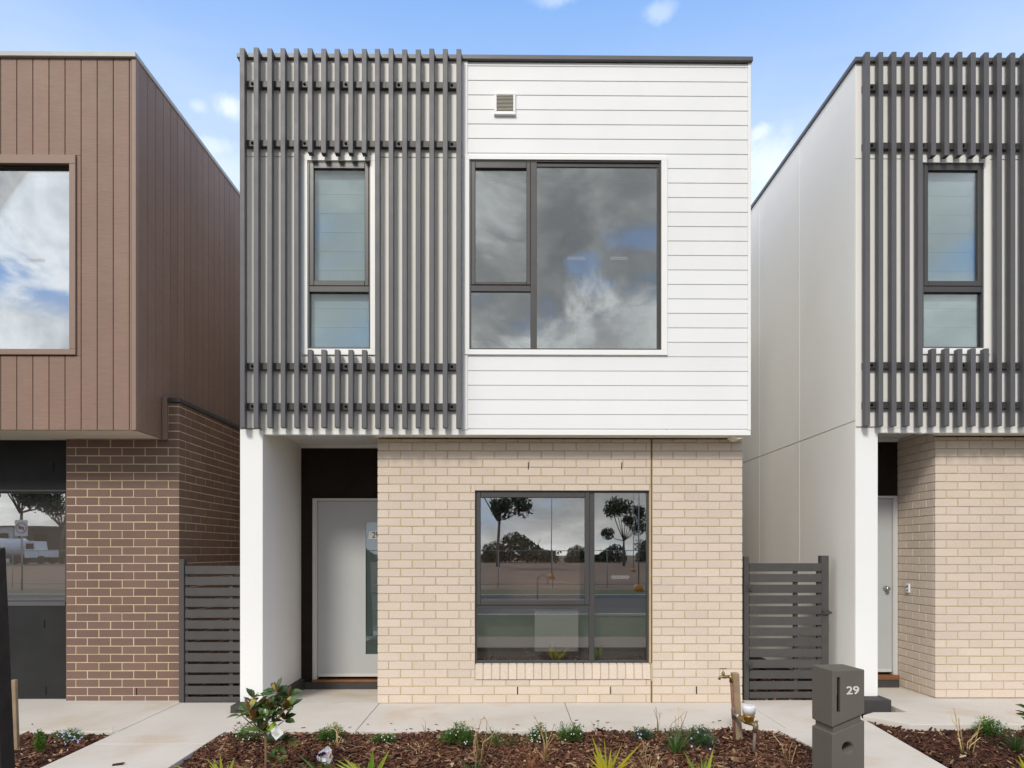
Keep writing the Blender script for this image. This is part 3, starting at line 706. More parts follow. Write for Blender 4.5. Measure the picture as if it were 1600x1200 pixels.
    m = MB(); m.box(lo[0], lo[1], yr - .006, yr + .085, lo[2] - .045, lo[2] - .001); m.build('sill', M['cap'], wo, .003)
    m = MB(); m.box(lo[0] - .03, BL - .001, yr - .02, yr - .001, lo[3] + .002, lo[3] + .02); m.build('head_flashing', M['rail'], wo)
    m = MB(); m.box(lo[0], lo[1], yr + .3, yr + .304, lo[2] - .02, lo[3] + .02); m.build('blind', M['insidedark'], wo)
    return root
house_brown = brown_house()

# ------------------------------------------------------------------ side gates
def gate(X0, X1, Y, ztop, label, lean_post=True, hinges=True, uprights=()):
    root = thing('side_gate', (X0, Y, 0), label, 'gate', 'slatted side gates')
    pt = ztop + .07
    m = MB(); m.box(X0 - .06, X0 - .006, Y - .03, Y + .04, -.04, pt, .4); m.build('post', M['gate'], root, .004)
    m = MB(); m.box(X1 - .03, X1 + .05, Y - .012, Y + .07, -.03, pt + .01, .3); m.build('post', M['gate'], root, .004)
    m = MB(); z = ztop
    for i in range(13):
        h = .0865 if i < 12 else .068
        d = random.uniform(-.0015, .0015)
        m.hexa([(X0, Y - .022, z - h + d), (X1 - .031, Y - .022, z - h - d), (X1 - .031, Y - .004, z - h - d), (X0, Y - .004, z - h + d),
                (X0, Y - .022, z + d), (X1 - .031, Y - .022, z - d), (X1 - .031, Y - .004, z - d), (X0, Y - .004, z + d)])
        z -= .1128
    m.build('slats', M['gate'], root, .003)
    for x in uprights:
        m = MB(); m.box(x - .02, x + .02, Y - .0035, Y + .032, .01, ztop - .02, .2); m.build('upright', M['gate'], root, .002)
    if hinges:
        for zz in (ztop - .26, .36):
            m = MB(); m.tube([(X0 - .003, Y - .034, zz - .05), (X0 - .003, Y - .034, zz + .05)], .008, 8); m.box(X0 - .045, X0 + .028, Y - .034, Y - .0305, zz - .035, zz + .035); m.build('hinge', M['rail'], root)
        m = MB(); zz = ztop - .52; m.box(X1 - .02, X1 + .055, Y - .03, Y - .0125, zz - .02, zz + .02); m.tube([(X1 + .05, Y - .02, zz), (X1 + .075, Y - .02, zz)], .012, 10); m.build('latch', M['rail'], root)
    return root
gate(ax(290.5, 7.1), ax(384, 7.1), 7.1, az(884, 7.1), 'grey slatted side gate between the dark brick wall and the white pillar', hinges=False, uprights=(ax(293, 7.13), ax(363, 7.13)))
gate(ax(1170, 7.17), ax(1287, 7.17), 7.17, az(880, 7.17), 'grey slatted side gate with hinges and latch beside the cream brick wall', uprights=(ax(1241.5, 7.2), ax(1278, 7.2)))

# ------------------------------------------------------------------ ground
def structure(o): return tag(o, kind='structure')
m = MB(); m.box(-300, 300, 6.2, 300, -.5, -.07); structure(m.build('ground', M['soil']))
m = MB(); m.box(-300, 300, 2.92, 6.199, -.5, -.075); structure(m.build('garden_soil', M['soil']))
def slab(name, pts, z0=-.13, z1=0., sl=None):
    m = MB(); m.prism(pts, z0, z1, .5)
    return structure(m.build(name, M['concrete'], None, .006, 2))
g = .003
xj = [ax(281.5, 7.05), ax(592.3, YB), ax(882.5, YB), ax(1165, YB)]
YF = 5.935; JY = 5.545
slab('path', [(-12, YF), (xj[0] - g, YF), (xj[0] - g, 7.3), (-12, 7.3)])
slab('path', [(xj[0] + g, JY + g), (-2.44, JY + g), (-2.44, YF), (-2.30, YF), (-2.30, 6.59), (-2.66, 6.595), (-2.66, 7.02), (-2.72, 7.06), (xj[0] + g, 7.06)])
slab('path', [(xj[0] + g, 2.7), (-2.44, 2.7), (-2.44, JY - g), (xj[0] + g, JY - g)])
slab('path', [(-2.297, YF), (xj[1] - g, YF), (xj[1] - g, YB + .01), (-2.297, YB + .01)])
slab('path', [(xj[1] + g, YF), (xj[2] - g, YF), (xj[2] - g, YB + .01), (xj[1] + g, YB + .01)])
slab('path', [(xj[2] + g, YF), (2.36, YF), (xj[3] - g, 6.0), (xj[3] - g, YB + .01), (xj[2] + g, YB + .01)])
slab('path', [(xj[3] + g, 6.0), (2.36, YF), (2.42, 5.45), (2.42, 2.7), (3.13, 2.7), (3.17, 4.9), (3.31, 6.33), (3.47, 6.74), (3.47, 7.12), (xj[3] + g, 7.12)])
xr = ax(1461.5, 7.04)
slab('path', [(3.313, 6.33), (3.56, 5.99), (xr + .55, 5.97), (xr - g, YB + .04), (3.80, YB + .04), (3.80, 6.45), (3.475, 6.45)], z1=.03)
slab('path', [(xr + .556, 5.97), (12, 5.97), (12, 7.25), (xr + g, 7.25), (xr + g, YB + .04)], z1=.03)
m = MB(); m.prism([(-2.45, YB + .012), (xj[1] + .06, YB + .012), (xj[1] + .06, YD + .1), (-2.45, YD + .1)], -.13, 0)
for v in m.v:
    if v.z > -.1: v.z = 0 if v.y < 7.5 else -.058
structure(m.build('porch_floor', M['concrete']))
m = MB(); m.prism([(3.7, YB + .043), (xr + .05, YB + .043), (xr + .05, 7.8), (3.7, 7.8)], -.13, 0)
for v in m.v:
    if v.z > -.1: v.z = .03 if v.y < 7.5 else .012
structure(m.build('porch_floor', M['concrete']))
m = MB()
for x, (ya, yb_) in zip(xj, ((YF, 7.05), (YF, 6.999), (YF, 6.999), (6.0, 7.1))): m.box(x - g, x + g, ya + .004, yb_, -.12, -.006)
m.box(xj[0], -2.44, JY - g, JY + g, -.12, -.006)
structure(m.build('path_joints', M['groove']))
# street, verge and the open lot across the road (seen in the windows)
m = MB(); m.box(-300, 300, 1.5, 2.9, -.5, -.02); structure(m.build('footpath', M['paver']))
m = MB(); m.box(-300, 300, -3.2, 1.498, -.5, -.05); structure(m.build('verge', M['lawn']))
m = MB(); m.box(-300, 300, -3.36, -3.202, -.5, -.04); m.box(-300, 300, -11.2, -11.0, -.5, -.03); structure(m.build('kerb', M['kerb']))
m = MB(); m.box(-300, 300, -10.998, -3.362, -.5, -.14); structure(m.build('road', M['asphalt']))
m = MB(); m.box(-300, 300, -14.5, -11.202, -.5, -.04); structure(m.build('verge', M['lawn']))
m = MB(); m.box(-300, 300, -300, -14.502, -.5, -.05); structure(m.build('vacant_lot', M['lot']))

# ------------------------------------------------------------------ bark mulch: one bed of loose chips per garden
def inside(p, poly):
    c = False; n = len(poly)
    for i in range(n):
        a, b = poly[i], poly[(i + 1) % n]
        if (a[1] > p[1]) != (b[1] > p[1]) and p[0] < (b[0] - a[0]) * (p[1] - a[1]) / (b[1] - a[1]) + a[0]: c = not c
    return c
def bedz(x, y): return -.026 + .016 * math.sin(x * 2.1 + y * 1.3) * math.sin(y * 3.1 - x * .7) + .012 * math.sin(x * 5.3 + 1) * math.sin(y * 6.1)
def mulch(poly, n, lo=0., hi=1., bias=.75, straw=160, dens=None):
    xs = [p[0] for p in poly]; ys = [p[1] for p in poly]
    m = MB(); b = MB(); k = 0
    # settled layer under the loose chips; dark tones paint the shade between them
    st = .05; nx = int((max(xs) - min(xs)) / st) + 1; ny = int((max(ys) - min(ys)) / st) + 1
    for i in range(nx):
        for j in range(ny):
            x, y = min(xs) + i * st, min(ys) + j * st
            if inside((x + st / 2, y + st / 2), poly):
                q = [(x, y), (x + st, y), (x + st, y + st), (x, y + st)]
                m.add([(a, c, bedz(a, c)) for a, c in q], [(0, 1, 2, 3)], random.uniform(.0, .22), True)
    while k < n:
        x, y = random.uniform(min(xs), max(xs)), random.uniform(min(ys), max(ys))
        if not inside((x, y), poly): continue
        k += 1
        L = random.lognormvariate(math.log(.0146), .45); W = L * random.uniform(.16, .42); H = random.uniform(.0015, .004)
        a = random.uniform(0, math.pi); tl = random.gauss(0, .36); ro = random.gauss(0, .5)
        u = Vector((math.cos(a) * math.cos(tl), math.sin(a) * math.cos(tl), math.sin(tl))); s = Vector((-math.sin(a), math.cos(a), math.sin(ro))).normalized(); w = u.cross(s).normalized()
        t = min(1, max(0, random.betavariate(1.7, 2.0) * (hi - lo) * bias / .75 + lo))
        if random.random() < .085: t = random.uniform(.84, 1)
        m.obox((x, y, bedz(x, y) + random.uniform(.002, .022)), u * L, s * W, w * H, t)
    for k in range(n // 600 if n > 5000 else 0):     # a few chips kicked onto the paving
        x = random.uniform(min(xs) + .2, max(xs) - .1); y = max(ys) * .0 + 5.945 + random.expovariate(9)
        a = random.uniform(0, 3.14); L = random.uniform(.006, .02)
        if -2.2 < x < 2.3 or x < -3.6: m.obox((x, y, .004), (math.cos(a) * L, math.sin(a) * L, 0), (-math.sin(a) * L * .3, math.cos(a) * L * .3, 0), (0, 0, .002), random.uniform(.1, .8))
    for k in range(straw):
        x, y = random.uniform(min(xs), max(xs)), random.uniform(min(ys), max(ys))
        if not inside((x, y), poly): continue
        a = random.uniform(0, 6.28); L = random.uniform(.03, .11); z = bedz(x, y) + random.uniform(.016, .035)
        p = Vector((x, y, z)); d = Vector((math.cos(a), math.sin(a), random.gauss(0, .18))); bend = Vector((-d.y, d.x, .2)) * random.uniform(-.25, .25)
        m.tube([p - d * L / 2, p + bend * L * .3, p + d * L / 2], [.0012, .0018, .001], 4, random.uniform(.87, 1))
    return tag(m.build('bark_mulch', M['mulch']), 'brown bark mulch', 'mulch', None, 'stuff')
mulch([(-2.43, 3.9), (2.41, 3.9), (2.41, 5.46), (2.355, 5.93), (-2.30, 5.93), (-2.30, 6.2), (-2.43, 6.2)], 22000, straw=700)
mulch([(-6.6, 4.2), (-3.40, 4.2), (-3.40, 5.93), (-6.6, 5.93)], 7000, straw=90)
mulch([(3.18, 4.6), (6.4, 4.6), (6.4, 5.965), (3.55, 5.98), (3.32, 6.31)], 9000, hi=.62, straw=60)

mulch([(2.42, 7.13), (3.52, 7.13), (3.52, 8.6), (2.42, 8.6)], 2500, straw=60)
mulch([(-3.43, 7.07), (-2.66, 7.07), (-2.66, 8.2), (-3.43, 8.2)], 1500, straw=30)
# ------------------------------------------------------------------ letterbox
lb_F = Vector((ax(1300.5, 4.27), 4.27, 0))
lb = thing('letterbox', (lb_F.x, lb_F.y, -.1), 'dark grey concrete letterbox pillar numbered 29 with a vertical slot and round hole', 'letterbox')
A8 = R(8); U = Vector((math.cos(A8), math.sin(A8), 0)); V = Vector((-math.sin(A8), math.cos(A8), 0)); Wd = .222; Dp = .222
def lbp(u, v, z): return lb_F + U * u + V * v + Vector((0, 0, z))
zt_ = az(1047.7, 4.27, 1300); za_ = az(1136.5, 4.27, 1300); zb_ = za_ + .078     # underside rises to the right
def lblock(mb, i, zlo0, zlo1, zhi0, zhi1, tone=.5):
    q = [(i, i), (Wd - i, i), (Wd - i, Dp - i), (i, Dp - i)]
    fl = lambda u, a, b: a + (b - a) * u / Wd
    mb.hexa([lbp(u, v, fl(u, zlo0, zlo1)) for u, v in q] + [lbp(u, v, fl(u, zhi0, zhi1)) for u, v in q], tone)
top = MB(); lblock(top, 0, za_, zb_, zt_, zt_); top_o = top.build('letter_chamber', M['letterbox'], lb, .006, 3)
nk = MB(); lblock(nk, .016, za_ - .045, zb_ - .045, za_ + .006, zb_ + .006); nk.build('neck', M['letterbox'], lb)
low = MB(); lblock(low, 0, -.1, -.1, za_ - .044, zb_ - .044); low_ob = low.build('base', M['letterbox'], lb, .006, 3)
def carve(o, cutter_mb):
    """cut a real hole and keep the result as the object's own mesh"""
    c = cutter_mb.build('cutter', M['letterbox'], o.parent)
    md = o.modifiers.new('b', 'BOOLEAN'); md.object = c; md.operation = 'DIFFERENCE'; md.solver = 'EXACT'
    dg = bpy.context.evaluated_depsgraph_get(); me = bpy.data.meshes.new_from_object(o.evaluated_get(dg))
    o.modifiers.clear(); o.data = me; bpy.data.objects.remove(c)
slot_u = .042; c = MB()
sz1, sz0 = az(1058.5, 4.27, 1310), az(1113, 4.27, 1310)
q = [(slot_u - .012, -.02), (slot_u + .012, -.02), (slot_u + .012, .10), (slot_u - .012, .10)]
c.hexa([lbp(u, v, sz0) for u, v in q] + [lbp(u, v, sz1) for u, v in q]); carve(top_o, c)
c = MB(); hz = az(1169.5, 4.27, 1325); c.tube([lbp(.106, -.03, hz), lbp(.106, .14, hz)], .041, 40); carve(low_ob, c)
m = MB(); q = [(slot_u - .0116, .006), (slot_u - .006, .006), (slot_u - .006, .017), (slot_u - .0116, .017)]
m.hexa([lbp(u, v, (sz0 + sz1) / 2) for u, v in q] + [lbp(u, v, sz1 - .004) for u, v in q]); m.build('slot_flap', M['steel'], lb)
m = MB(); q = [(slot_u - .0115, .018), (slot_u + .0115, .018), (slot_u + .0115, .095), (slot_u - .0115, .095)]; m.hexa([lbp(u, v, sz0 + .001) for u, v in q] + [lbp(u, v, sz1 - .001) for u, v in q]); m.build('slot_shade', M['black'], lb)  # black block painting the shade inside the slot
text_obj('29', .070, lbp(.139, -.0015, az(1079.5, 4.27, 1330)), M['digit'], lb, 'house_number', .004, .0011, (U.x, U.y), xs=1.3)

# ------------------------------------------------------------------ garden tap, its stake and the tree stakes
st = onground(1152, 1157, -.02); Yt = st.y
def pt(px, py, Y): x, z = at(px, py, Y); return Vector((x, Y, z))
a, b = pt(1153.8, 1160, Yt), pt(1148.2, 1051, Yt)
m = MB(); hw = .028; dz = (b - a) / 2; m.obox((a + b) / 2, (hw, 0, 0), (0, hw, 0), dz); 
tag(m.build('timber_stake', M['oldtimber'], None, .004, 1, loc=(a.x, a.y, a.z)), 'weathered square timber stake carrying the brass garden tap', 'stake')
Yp = Yt - .05
tp = thing('garden_tap', (a.x, Yp, -.05), 'old brass garden tap on a copper riser with a white-capped water meter', 'garden tap')
m = MB(); m.tube([pt(1142.6, 1062, Yp), pt(1146.2, 1118, Yp), pt(1147.5, 1164, Yp)], .0125, 10); m.build('riser_pipe', M['copper'], tp)
m = MB(); m.tube([pt(1142.5, 1066, Yp), pt(1142.3, 1058, Yp), pt(1138.5, 1057.2, Yp)], [.016, .0165, .015], 10); m.build('elbow', M['brass'], tp)
m = MB(); m.tube([pt(1138.5, 1057.2, Yp), pt(1132, 1057.6, Yp), pt(1128.5, 1057.2, Yp), pt(1125, 1058, Yp), pt(1123.5, 1062, Yp)], [.011, .015, .014, .0105, .0115], 10)
m.tube([pt(1130.2, 1057.5, Yp), pt(1130, 1052, Yp), pt(1129.9, 1050, Yp)], [.012, .0145, .010], 10); m.tube([pt(1129.9, 1050, Yp), pt(1129.7, 1045, Yp)], .0035, 8)
to = m.build('tap_body', M['brassdull'], tp)
m = MB(); p = pt(1129.8, 1044.6, Yp); m.obox(p, (.022, 0, 0), (0, .006, 0), (0, 0, .0032)); m.tube([p + Vector((-.022, 0, 0)), p + Vector((-.026, 0, 0))], .008, 8); m.tube([p + Vector((.022, 0, 0)), p + Vector((.026, 0, 0))], .008, 8); m.build('handle', M['brassdull'], to, .001)
m = MB(); m.tube([pt(1146, 1104, Yp), pt(1145.8, 1109, Yp), pt(1146.5, 1123, Yp)], [.014, .019, .018], 10); m.tube([pt(1146, 1116, Yp), pt(1153, 1118.5, Yp - .06)], [.017, .015], 10); m.build('valve', M['oldpipe'], tp)
m = MB(); m.tube([pt(1152, 1118.5, Yp - .055), pt(1156, 1120, Yp - .10)], .014, 10); m.build('white_seal', M['plasticwhite'], tp)
Ym = Yp - .2
m = MB(); m.tube([pt(1155.5, 1120, Yp - .10), pt(1165, 1127, Ym), pt(1176, 1131, Ym - .03)], [.018, .022, .017], 12)
m.tube([pt(1169.3, 1130, Ym), pt(1169.6, 1126, Ym), pt(1170, 1118, Ym), pt(1170.2, 1110, Ym)], [.025, .040, .043, .047], 18); m.tube([pt(1169.9, 1119.5, Ym), pt(1169.95, 1117.6, Ym)], .0475, 18)
me_ = m.build('water_meter', M['brass'], tp)
m = MB(); m.tube([pt(1170.1, 1114.5, Ym), pt(1170.3, 1104, Ym), pt(1170.35, 1102.3, Ym)], [.050, .0515, .048], 20); m.build('meter_cap', M['plasticwhite'], me_)
Yo = Ym - .05
m = MB(); m.tube([pt(1175, 1130, Ym - .03), pt(1181, 1134, Yo)], [.018, .019], 10); m.tube([pt(1180.5, 1128, Yo), pt(1181, 1134, Yo), pt(1179.5, 1144, Yo)], [.014, .022, .018], 10); m.tube([pt(1181, 1127.5, Yo), pt(1184.5, 1127, Yo - .02)], [.010, .006], 8); m.build('stop_valve', M['brassdull'], tp)
m = MB(); bpx = onground(1178, 1186, -.06); m.tube([pt(1179.5, 1142, Yo), pt(1178.3, 1165, Yo), Vector((pt(1177.5, 1183, Yo).x, Yo, -.1))], .0125, 10); m.build('standpipe', M['oldpipe'], tp)
# tree stakes at the left edge
Y3 = 3.4
m = MB(); wd = .10; r0, r1 = pt(28, 1270, Y3 + wd), pt(10.5, 856, Y3 + wd)
m.hexa([(r0.x - wd, Y3, -.1), (r0.x + .012, Y3, -.1), (r0.x + .012, Y3 + wd, -.1), (r0.x - wd, Y3 + wd, -.1),
        (r1.x - wd, Y3, r1.z - .012), (r1.x, Y3, r1.z - .018), (r1.x - .004, Y3 + wd, r1.z + .004), (r1.x - wd, Y3 + wd, r1.z - .01)])
ts = m.build('timber_post', M['darktimber'], None, .004, 1, loc=(r0.x - .05, Y3, -.1)); tag(ts, 'tall dark rough timber post with a split pale top, leaning', 'post')
m = MB()
for i in range(16):
    x = r1.x - random.uniform(.0, .095); y = Y3 + random.uniform(.002, .095); h = random.uniform(.008, .032)
    m.tube([(x, y, r1.z - .03), (x + random.uniform(-.004, .006), y, r1.z + h - .012)], [.009, .003], 5, random.random())
m.build('split_top', M['paletimber'], ts)
p0, p1 = onground(27.5, 1175, -.06), None
m = MB(); Y5 = p0.y; a, b = pt(26.5, 1180, Y5), pt(22.5, 1062, Y5)
m.obox((a + b) / 2, (.016, 0, 0), (0, .016, 0), (b - a) / 2); tag(m.build('timber_stake', M['oldtimber'], None, .003, 1, loc=(a.x, Y5, -.08)), 'short pale timber stake close behind the tall dark post', 'stake')

# ------------------------------------------------------------------ plants
def leaf(mb, base, d, L, W, tone, fold=.15, droop=.2, up=Vector((0, 0, 1))):
    """one leaf: a folded, drooping blade of six faces"""
    d = d.normalized(); s = d.cross(up)
    if s.length < .05: s = Vector((1, 0, 0))
    s.normalize(); n = s.cross(d)
    pts = []
    for k, w in ((0, .08), (.35, .9), (.7, .85), (1, .04)):
        c = base + d * L * k - Vector((0, 0, 1)) * droop * L * k * k
        pts += [c - s * W / 2 * w + n * fold * W * w, c, c + s * W / 2 * w + n * fold * W * w]
    fs = []
    for k in range(3):
        b = 3 * k; fs += [(b, b + 1, b + 4, b + 3), (b + 1, b + 2, b + 5, b + 4)]
    mb.add(pts, fs, tone, True)
def blade(mb, base, d, L, W, tone, droop=.5, n=6):
    d = d.normalized(); h = Vector((d.x, d.y, 0)); h = h.normalized() if h.length > .01 else Vector((1, 0, 0))
    s = Vector((-h.y, h.x, 0)); pts = []
    for i in range(n + 1):
        k = i / n; c = base + d * L * k + h * droop * L * .35 * k * k - Vector((0, 0, 1)) * droop * L * .45 * k ** 2.4
        w = W * (.75 + .5 * k - 1.2 * k ** 3) if k < 1 else W * .03
        w = max(w, W * .03); up = Vector((0, 0, 1)) * w * .25
        pts += [c - s * w / 2 + up, c, c + s * w / 2 + up]
    fs = []
    for i in range(n): fs += [(3 * i, 3 * i + 1, 3 * i + 4, 3 * i + 3), (3 * i + 1, 3 * i + 2, 3 * i + 5, 3 * i + 4)]
    mb.add(pts, fs, tone, True)
def rdir(el0, el1):
    a = random.uniform(0, 2 * math.pi); e = R(random.uniform(el0, el1))
    return Vector((math.cos(a) * math.cos(e), math.sin(a) * math.cos(e), math.sin(e)))
def ground_cover(px, py, wpx, hpx, label, mat='groundcover', flowers=30, fm='flower', fsize=.006, n=None, leafL=.013):
    p = onground(px, py, -.02); s = F / p.y; rx = wpx / s / 2 * 1.12; hh = hpx / s * 1.15
    root = thing('ground_cover_plant', p, label, 'plant', 'low flowering ground cover plants')
    m = MB(); f = MB(); n = int((n or 700) * 1.7); leafL *= 1.3
    lumps = [(random.uniform(-.6, .6) * rx, random.uniform(-.35, .35) * rx, random.uniform(.45, .65) * rx, random.uniform(.6, 1) * hh) for _ in range(6)]
    for i in range(n):
        lx, ly, lr, lh = random.choice(lumps); a = random.uniform(0, 6.28); q = random.random() ** .6; e = random.uniform(.1, 1.55)
        c = p + Vector((lx + lr * q * math.cos(a) * math.cos(e), ly + .8 * lr * q * math.sin(a) * math.cos(e), .012 + lh * (.25 + .75 * q) * math.sin(e)))
        d = Vector((math.cos(a), math.sin(a), random.uniform(.1, 1.6)))
        leaf(m, c, d, leafL * random.uniform(.7, 1.4), leafL * .5, min(1, max(0, random.gauss(.5, .25))), .1, .2)
    for i in range(40):
        lx, ly, lr, lh = random.choice(lumps); a = random.uniform(0, 6.28)
        m.tube([p + Vector((lx * .3, ly * .3, -.01)), p + Vector((lx, ly, lh * .5)), p + Vector((lx + lr * .8 * math.cos(a), ly + lr * .6 * math.sin(a), lh * random.uniform(.6, 1.15)))], [.0016, .0013, .0008], 4, .1)
        e = p + Vector((lx + lr * .8 * math.cos(a), ly + lr * .6 * math.sin(a), lh * random.uniform(.8, 1.1)))
    m.build('foliage', M[mat], root)
    flowers = int(flowers * .6)
    for i in range(flowers):
        lx, ly, lr, lh = random.choice(lumps); a = random.uniform(3.3, 6.1); e = random.uniform(.05, 1.3); q = random.uniform(.85, 1.05)
        c = p + Vector((lx + lr * q * math.cos(a) * math.cos(e), ly + .8 * lr * q * math.sin(a) * math.cos(e) - .005, .014 + lh * q * math.sin(e)))
        nrm = Vector((math.cos(a), math.sin(a) - .5, .9)).normalized(); s = nrm.cross(Vector((0, 0, 1))).normalized(); w = s.cross(nrm)
        pet = []
        for k in range(5):
            b = 2 * math.pi * k / 5 + i; u = s * math.cos(b) + w * math.sin(b); v = s * math.cos(b + 1.57) + w * math.sin(b + 1.57)
            f.add([c, c + u * fsize * .6 - v * fsize * .4 + nrm * .001, c + u * fsize + nrm * .002, c + u * fsize * .6 + v * fsize * .4 + nrm * .001], [(0, 1, 2, 3)], .5)
    if flowers: tag(f.build('flowers', M[fm], root), kind='stuff')
    return root
ground_cover(62, 1176, 25, 32, 'small bright green feathery seedling beside the dark post', 'brightleaf', 0, n=420, leafL=.017)
ground_cover(112, 1159, 62, 17, 'ground cover dotted with tiny blue flowers left of the diagonal walkway', 'groundcover', 90, 'flowerblue', .007, n=520, leafL=.012)
ground_cover(398, 1158, 56, 26, 'white-flowered ground cover behind the magnolia sapling', 'groundcover', 60, n=650)
ground_cover(515, 1160, 50, 24, 'green ground cover with dried spikes in it, above the white wrapper', 'groundcover', 10, n=700)
ground_cover(604, 1164, 36, 15, 'smallest round tuft of ground cover below the brick corner', 'groundcover', 16, n=430)
ground_cover(716, 1164, 56, 29, 'dense bright green ground cover mound left of the dry stalks', 'groundcover', 14, n=1100, leafL=.014)
ground_cover(834, 1161, 44, 26, 'ground cover with many white flowers and a tall dry spike', 'groundcover', 80, n=620)
ground_cover(893, 1158, 50, 24, 'dense green ground cover where the path joint meets the mulch', 'groundcover', 16, n=820)
ground_cover(1003, 1158, 46, 19, 'grey green ground cover with a few lilac flowers, left of the thin dry stems', 'groundblue', 9, 'flowerblue', .010, n=560)
ground_cover(1080, 1166, 88, 30, 'widest bluish ground cover with lilac flowers near the tap', 'groundblue', 18, 'flowerblue', .010, n=1250)
ground_cover(1553, 1150, 62, 24, 'ground cover with white flowers in the bed right of the letterbox', 'groundcover', 8, 'flower', .011, n=560, leafL=.016)

def tuft(px, py, hpx, n, label, mat='grass', W=.006, spread=(35, 85), droop=.5, name='grass_tuft', cat='grass tuft', rad=.03, lf=.55, group='grassy tufts in the mulch'):
    p = onground(px, py, -.022); s = F / p.y; L = hpx / s; m = MB()
    for i in range(n):
        d = rdir(*spread); q = random.uniform(0, rad)
        blade(m, p + Vector((d.x * q, d.y * q, 0)), d, L * random.uniform(lf, 1.05) / max(.55, d.z), W * random.uniform(.7, 1.2), random.random(), droop * random.uniform(.3, 1.3))
    return tag(m.build(name, M[mat], None, loc=p), label, cat, group)
tuft(586, 1166, 26, 26, 'small grass tuft just right of the dried spikes', 'grass', .006)
tuft(777, 1168, 33, 75, 'dark green grass tuft between the two dry stalk clumps', 'grass', .005, (30, 85), .5, rad=.06)
tuft(1056, 1180, 44, 85, 'bushy grass tuft in front of the widest bluish ground cover', 'grass', .005, (35, 85), .4, rad=.05)
tuft(933, 1146, 26, 9, 'sparse thin grass seedling against the concrete edge', 'grass', .003, (35, 80), .6, rad=.02)
tuft(174, 1148, 22, 8, 'sparse grass seedling at the edge of the left walkway', 'grass', .003, (25, 75), .5, rad=.02)
tuft(1586, 1176, 44, 80, 'grass tuft at the right edge of the picture', 'grass', .005, (40, 85), .45, rad=.06)
tuft(828, 1212, 58, 60, 'reddish brown dried grass tuft in front', 'redgrass', .003, (30, 85), .3, rad=.05)
tuft(742, 1212, 30, 30, 'low olive grass tuft below the dry stalks', 'grass', .004, (30, 80), .5, rad=.04)
tuft(1012, 1212, 40, 30, 'thin half dry grass between the two yellow strap plants', 'drystem', .003, (30, 85), .4, rad=.05)
def flax(px, py, blades, label, mat):
    p = onground(px, py, -.022); m = MB()
    cxm = sum(b[0] for b in blades) / len(blades)
    more = [(random.gauss(cxm, 24), random.uniform(1176, 1200), random.uniform(.012, .022), random.uniform(.1, .4), random.uniform(-.08, .08)) for _ in range(len(blades))]
    for (tx, ty, w, dr, yo) in blades + more:
        Yt = p.y + yo; x, z = at(tx, ty, Yt); tip = Vector((x, Yt, z)); dv = tip - p
        n = 8; h = Vector((dv.x, dv.y, 0)); s = Vector((1, .25, 0)).normalized(); s = (s - dv.normalized() * s.dot(dv.normalized())).normalized(); pts = []
        for i in range(n + 1):
            k = i / n; c = p + Vector((dv.x * k ** (1 + dr), dv.y * k, dv.z * k ** (1 - dr * .6))) + Vector((w * .4 * math.sin(tx), 0, 0)) * (1 - k)
            ww = w * (1.0 if k < .45 else max(.03, 1 - ((k - .45) / .55) ** 1.6)); nr = Vector((0, -1, .3)) * ww * .18
            pts += [c - s * ww / 2, c - nr, c + s * ww / 2]
        fs = []
        for i in range(n): fs += [(3 * i, 3 * i + 1, 3 * i + 4, 3 * i + 3), (3 * i + 1, 3 * i + 2, 3 * i + 5, 3 * i + 4)]
        m.add(pts, fs, random.random(), True)
    return tag(m.build('strap_leaf_plant', M[mat], None, loc=p), label, 'plant', 'strap-leaved plants along the front')
flax(578, 1236, [(536, 1184, .03, .25, -.05), (549, 1190, .026, .2, -.02), (583, 1171, .034, .1, 0), (609, 1171, .03, .1, .02), (602, 1186, .022, .1, -.05), (568, 1195, .03, .1, -.05), (521, 1198, .02, .3, -.05), (558, 1192, .018, .1, .05), (590, 1200, .02, .2, -.08)], 'broad green strap-leaved plant right of the white wrapper', 'flax')
flax(948, 1228, [(925, 1150, .022, .05, 0), (926, 1172, .030, .1, -.04), (1003, 1161, .024, .12, 0), (944, 1153, .014, .05, .02), (963, 1175, .02, .1, -.03), (955, 1168, .018, .05, .05), (973, 1160, .012, .1, .05), (918, 1192, .02, .3, -.06), (985, 1188, .018, .3, -.05), (936, 1166, .024, .05, .03), (997, 1197, .012, .4, -.05)], 'yellow strap-leaved plant with the tallest blades, in the middle of the bed', 'flaxyellow')
flax(1098, 1240, [(1068, 1174, .024, .2, 0), (1115, 1168, .030, .1, .02), (1091, 1192, .02, .05, 0), (1104, 1182, .016, .1, .04), (1126, 1196, .014, .3, -.03)], 'yellow green strap-leaved plant nearest the tap', 'flax')
flax(1608, 1222, [(1591, 1180, .026, .1, 0), (1579, 1197, .014, .3, 0), (1600, 1172, .02, .1, .03), (1618, 1176, .02, .2, 0)], 'orange yellow strap-leaved plant at the right edge of the picture', 'flaxyellow')
flax(350, 1232, [(334, 1189, .018, .2, 0), (345, 1186, .016, .1, 0), (367, 1183, .022, .2, .02), (326, 1194, .014, .3, 0), (357, 1192, .018, .1, 0)], 'small green strap-leaved plant beside the left walkway', 'flax')
flax(505, 1226, [(487, 1192, .014, .2, -.05), (501, 1176, .012, .05, -.05), (522, 1178, .012, .05, -.05), (516, 1190, .012, .1, -.05), (494, 1196, .012, .2, -.06)], 'dark green strap leaves poking up in front of the white wrapper', 'flax').data.materials[0] = M['grass']

